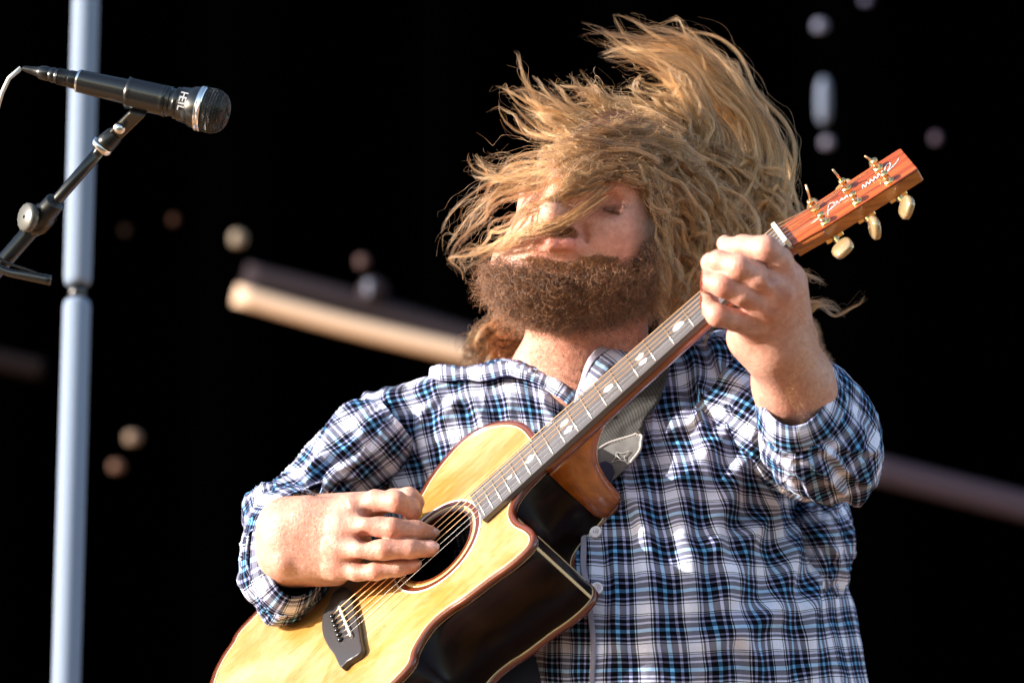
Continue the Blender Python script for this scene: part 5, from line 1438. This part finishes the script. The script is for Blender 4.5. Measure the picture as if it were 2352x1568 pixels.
H_left = [  # long strands across the brow to the far left
 [(1450, 380, .06), (1350, 375, .07), (1250, 385, .06), (1170, 395, .05), (1110, 375, .05), (1080, 352, .05), (1062, 355, .05)],
 [(1430, 390, .07), (1330, 395, .08), (1230, 405, .07), (1150, 405, .06), (1090, 390, .05), (1078, 365, .05), (1100, 350, .05), (1125, 355, .05)],
 [(1400, 390, .08), (1300, 400, .08), (1210, 415, .07), (1140, 430, .06), (1095, 480, .05), (1060, 530, .05), (1018, 575, .05)],
 [(1390, 395, .08), (1280, 415, .085), (1190, 430, .07), (1130, 455, .06), (1085, 500, .05), (1050, 545, .05), (1040, 600, .05)],
 [(1400, 430, .10), (1320, 500, .115), (1255, 520, .11), (1200, 540, .09), (1130, 570, .07), (1060, 592, .06), (1040, 575, .06), (1055, 560, .06)],
 [(1385, 445, .105), (1305, 505, .115), (1240, 528, .11), (1180, 555, .09), (1110, 585, .07), (1050, 597, .06), (1045, 610, .06), (1070, 640, .06), (1050, 670, .06)],
 [(1370, 420, .10), (1290, 450, .11), (1225, 480, .10), (1175, 520, .09), (1125, 560, .07), (1080, 580, .06), (1065, 570, .06)],
 [(1440, 375, .06), (1340, 360, .07), (1240, 370, .06), (1170, 380, .05), (1120, 400, .05), (1085, 405, .05), (1075, 380, .05)],
]
H_brow = [  # frizzy fringe over the forehead and upper face
 [(1480, 360, .04), (1420, 385, .075), (1360, 410, .09), (1310, 440, .10), (1270, 470, .11)],
 [(1470, 370, .05), (1420, 390, .08), (1370, 410, .095), (1330, 435, .10)],
 [(1430, 360, .06), (1360, 370, .085), (1300, 390, .095), (1250, 420, .10), (1215, 460, .09)],
 [(1400, 350, .06), (1330, 350, .08), (1270, 370, .09), (1225, 400, .08), (1190, 440, .08)],
 [(1390, 380, .085), (1330, 400, .10), (1280, 430, .105), (1245, 465, .105), (1225, 500, .09)],
 [(1500, 370, .03), (1470, 395, .065), (1462, 420, .075), (1475, 450, .07)],
 [(1380, 340, .05), (1300, 340, .07), (1240, 350, .07), (1190, 380, .07)],
 [(1440, 380, .075), (1400, 400, .09), (1340, 420, .10), (1290, 455, .11), (1262, 490, .118)],
 [(1350, 390, .09), (1310, 420, .10), (1290, 450, .105), (1300, 480, .11)],
 [(1440, 330, .03), (1370, 320, .04), (1300, 330, .05), (1240, 330, .05)],
]
H_crown = [ # cap of frizz over the skull
 [(1400, 330, .03), (1460, 320, .02), (1530, 350, -.01), (1570, 410, -.03)],
 [(1380, 350, .05), (1450, 350, .045), (1520, 390, .02), (1550, 460, .0)],
 [(1360, 370, .07), (1430, 375, .065), (1500, 420, .04), (1530, 500, .02)],
 [(1420, 390, .075), (1470, 410, .06), (1510, 470, .04), (1520, 550, .02)],
 [(1400, 310, .0), (1470, 300, -.02), (1560, 330, -.04), (1620, 400, -.06)],
 [(1340, 340, .05), (1400, 310, .03), (1470, 290, .0), (1540, 300, -.02)],
 [(1460, 400, .06), (1500, 450, .045), (1505, 520, .035), (1500, 580, .025)],
 [(1480, 350, .03), (1550, 370, .02), (1600, 430, .0), (1600, 500, -.01)],
 [(1440, 340, .04), (1520, 330, .02), (1580, 370, .0), (1610, 440, -.02)],
]
H_curl = [  # ringlets hanging behind the neck, left
 [(1180, 740, -.15), (1150, 770, -.14), (1130, 800, -.14), (1150, 830, -.14)],
 [(1190, 760, -.16), (1170, 790, -.15), (1165, 820, -.15), (1185, 842, -.15)],
 [(1160, 730, -.14), (1120, 750, -.13), (1100, 785, -.13), (1085, 820, -.13)],
 [(1200, 780, -.17), (1190, 805, -.16), (1195, 840, -.16)],
 [(1140, 740, -.14), (1125, 780, -.14), (1120, 815, -.14), (1100, 835, -.13)],
 [(1210, 760, -.18), (1200, 800, -.18), (1175, 840, -.17)],
]
H_side = [
 [(1452, 412, .068), (1474, 470, .058), (1490, 540, .048), (1498, 620, .040), (1490, 690, .03)],
 [(1462, 405, .060), (1494, 470, .050), (1515, 550, .042), (1520, 640, .03), (1512, 720, .015)],
 [(1470, 440, .055), (1482, 520, .045), (1500, 590, .04), (1530, 650, .03), (1525, 720, .01)],  # hair between the cheek and the fretting hand, falling on the shoulder
 [(1490, 480, .03), (1510, 560, .02), (1520, 640, .01), (1510, 710, .0), (1525, 760, -.01)],
 [(1510, 500, .02), (1545, 580, .01), (1560, 660, .0), (1550, 730, -.02), (1570, 780, -.03)],
 [(1530, 520, .0), (1580, 600, -.01), (1600, 680, -.02), (1600, 740, -.04), (1560, 790, -.05)],
 [(1500, 600, -.03), (1500, 680, -.05), (1510, 740, -.06), (1540, 790, -.07)],
 [(1560, 560, -.02), (1610, 640, -.04), (1630, 700, -.05), (1620, 750, -.06)],
]
H_wisp = [
 [(1690, 540, -.05), (1750, 585, -.03), (1810, 610, -.02), (1835, 622, -.02), (1870, 635, -.02), (1895, 650, -.02), (1912, 668, -.02)],
 [(1700, 560, -.05), (1760, 600, -.03), (1815, 625, -.02), (1845, 630, -.02), (1880, 640, -.02), (1905, 655, -.02)],
]
H_wisp2 = [
 [(1660, 620, -.05), (1740, 690, -.03), (1820, 740, -.01), (1858, 715, -.01), (1880, 695, -.01), (1905, 700, -.01), (1930, 725, -.01), (1962, 708, -.01), (1990, 690, -.01), (2008, 660, -.01)],
 [(1670, 600, -.05), (1750, 670, -.03), (1820, 715, -.01), (1850, 700, -.01), (1875, 692, -.01), (1900, 705, -.01), (1925, 722, -.01), (1960, 712, -.01), (1978, 700, -.01)],
 [(1680, 600, -.05), (1770, 660, -.03), (1840, 690, -.01), (1860, 700, -.01), (1885, 712, -.01), (1880, 740, -.01)],
]
S = [locks(H_top, 10, 36, .0078, .00105, .0085, .5, 1, 1.15, (1.5, 4), (.62, 1), .07, .7),
     locks(H_back, 17, 40, .0115, .00120, .011, .5, 2, 1.15, (2, 5), (.72, 1), .08, .6, .95),
     locks(H_mid, 6, 32, .0042, .00105, .0060, .3, 3, 1.4, (1.5, 4), (.6, 1), .15, .5),
     locks(H_left, 5, 28, .0034, .00100, .0065, .2, 4, 1.5, (1.5, 4), (.68, 1), .18, .5),
     locks(H_brow, 11, 16, .0055, .0018, .007, .5, 5, 1.1, (2, 6), (.4, .9), .3),
     locks(H_crown, 34, 28, .011, .0014, .010, .8, 6, 1.1, (2, 6), (.5, 1), .25, .4, .62),  # inner cap toned darker, painting in the shade between locks
     locks(H_curl, 22, 20, .009, .0012, .0125, .7, 7, 1.2, (2, 4), (.7, 1), .15, .7),
     locks(H_side, 18, 30, .010, .0014, .006, .7, 8, 1.2, (2, 6), (.7, 1), .2),
     locks(H_wisp, 4, 16, .0015, .0011, .002, .5, 9, 1.0, (1, 2)),
     locks(H_wisp2, 4, 16, .0020, .0012, .003, .4, 10, 1.6, (1, 3))]
S.append(locks(H_top + H_mid + H_left + H_back + H_side + H_curl, 4, 3, .0085, .0030, .010, .4, 21, 1.3, (2, 6), (.6, .95), .4, .5))
S = np.concatenate(S); print('hair strands', len(S))
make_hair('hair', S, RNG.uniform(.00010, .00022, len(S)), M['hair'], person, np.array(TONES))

M['beardblond'] = hair_mat('beard blond', (0.10, 0.030, 0.010), (0.60, 0.30, 0.14), (0.5, 0.25, 0.12), .05)
# beard and moustache: short kinky hairs rooted on the jaw
def short_hair(name, roots, nrm, nmin, nmax, kink, rad, mt, dirb, m=9, seed=3):
    r = np.random.default_rng(seed); n = len(roots); t = np.linspace(0, 1, m)[None, :, None]
    L = r.uniform(nmin, nmax, (n, 1, 1)); d = norm(nrm + r.normal(size=(n, 3)) * .45 + dirb)[:, None]
    a = norm(np.cross(d, r.normal(size=(n, 1, 3)))); b = np.cross(d, a); f = r.uniform(.7, 2.2, (n, 1, 1)) * 6.28; ph = r.uniform(0, 6.28, (n, 1, 1))
    k = kink * r.uniform(.4, 1.4, (n, 1, 1))
    S = roots[:, None] + d * L * t + (a * (np.cos(f * t + ph) - np.cos(ph)) + b * (np.sin(f * t + ph) - np.sin(ph))) * k * np.minimum(t * 2, 1)
    return make_hair(name, S, r.uniform(*rad, n), mt, person)
def surf_pts(V, Fq, mask, n, seed):
    r = np.random.default_rng(seed); Fm = Fq[mask[Fq].all(1)]
    a, b, c, d = (V[Fm[:, i]] for i in range(4)); ar = np.linalg.norm(np.cross(b - a, d - a), axis=1)
    i = r.choice(len(Fm), n, p=ar / ar.sum()); u, w = r.random((n, 1)), r.random((n, 1))
    p = (a[i] * (1 - u) + b[i] * u) * (1 - w) + (d[i] * (1 - u) + c[i] * u) * w
    nn = norm(np.cross(b[i] - a[i], d[i] - a[i])); ctr = P(1350, 560, -.04)
    s = np.sign(((p - ctr) * nn).sum(1))[:, None]; return p, nn * s
pts_, nn_ = surf_pts(headV, headF, inb, 17000, 5)
kp = RNG.random(len(pts_)) < np.clip((polydist(toPix(pts_), BEARD_POLY) + 14) / 40, .0, 1) ** 1.5
pts_, nn_ = pts_[kp], nn_[kp]
short_hair('beard', pts_, nn_, .007, .019, .0033, (.00018, .00032), M['beard'], np.array([-.10, -.55, .05]))
pts_, nn_ = surf_pts(headV, headF, inb, 2600, 15)
short_hair('beard_strays', pts_, nn_, .014, .034, .0042, (.00008, .00014), M['beardblond'], np.array([-.12, -.45, .0]), 14)
pxh = toPix(headV)
mm = inpoly(pxh, [(1185, 592), (1235, 582), (1260, 592), (1300, 598), (1335, 586), (1372, 580), (1440, 590), (1400, 620), (1300, 620), (1220, 610)]) & (headV[:, 2] > .02)
pts_, nn_ = surf_pts(headV, headF, mm, 1700, 6); short_hair('beard_edge', pts_, nn_, .003, .009, .0014, (.00008, .00015), M['beardblond'], np.array([-.2, -.7, 0]))
mm = inpoly(pxh, [(1238, 530), (1250, 515), (1290, 513), (1318, 520), (1334, 540), (1316, 534), (1280, 522), (1250, 528)]) & (headV[:, 2] > .05)
pts_, nn_ = surf_pts(headV, headF, mm, 420, 7); short_hair('moustache', pts_, nn_, .005, .011, .0014, (.0001, .00018), M['beardblond'], np.array([.35, -.8, 0]))
mm = inpoly(pxh, [(1370, 472), (1395, 478), (1425, 490), (1420, 496), (1390, 486), (1368, 478)]) & (headV[:, 2] > .03)
if mm.sum() > 8:
    pts_, nn_ = surf_pts(headV, headF, mm, 160, 8); short_hair('eyelashes', pts_, nn_, .004, .007, .0004, (.0001, .00014), M['beard'], np.array([.2, -.6, .2]))
mm = inpoly(pxh, [(1215, 790), (1480, 770), (1470, 830), (1340, 930), (1290, 890), (1215, 850)]) & (headV[:, 2] > -.1)
pts_, nn_ = surf_pts(headV, headF, mm, 900, 9); short_hair('chest_hair', pts_, nn_, .005, .012, .0015, (.00006, .0001), M['beard'], np.array([.2, -.8, 0]))
# fine hair on the fretting forearm and the strumming wrist
bp = toPix(bodyV)
for nm, poly, n, dr in (('arm_hair', [(1835, 700), (1870, 740), (1910, 790), (1905, 900), (1840, 980), (1800, 900), (1830, 800)], 2600, (.5, -.5, .3)),
                        ('arm_hair', [(610, 1150), (760, 1120), (760, 1310), (640, 1320), (612, 1240)], 2200, (.5, .2, .2))):
    mm = inpoly(bp, poly) & (bodyV[:, 2] > (-.02 if n == 2600 else -.1)) & ((bp[:, 0] > 1700) | (bp[:, 0] < 800))
    pts_, nn_ = surf_pts(bodyV, bodyF, mm, n, 11)
    vv_ = np.array([0, 0, 1.]); nn_ = nn_ * np.where(nn_[:, 2:] < -.15, -1, 1)
    short_hair(nm, pts_, nn_, .003, .008, .0008, (.00004, .00007), M['hair'], np.array(dr))
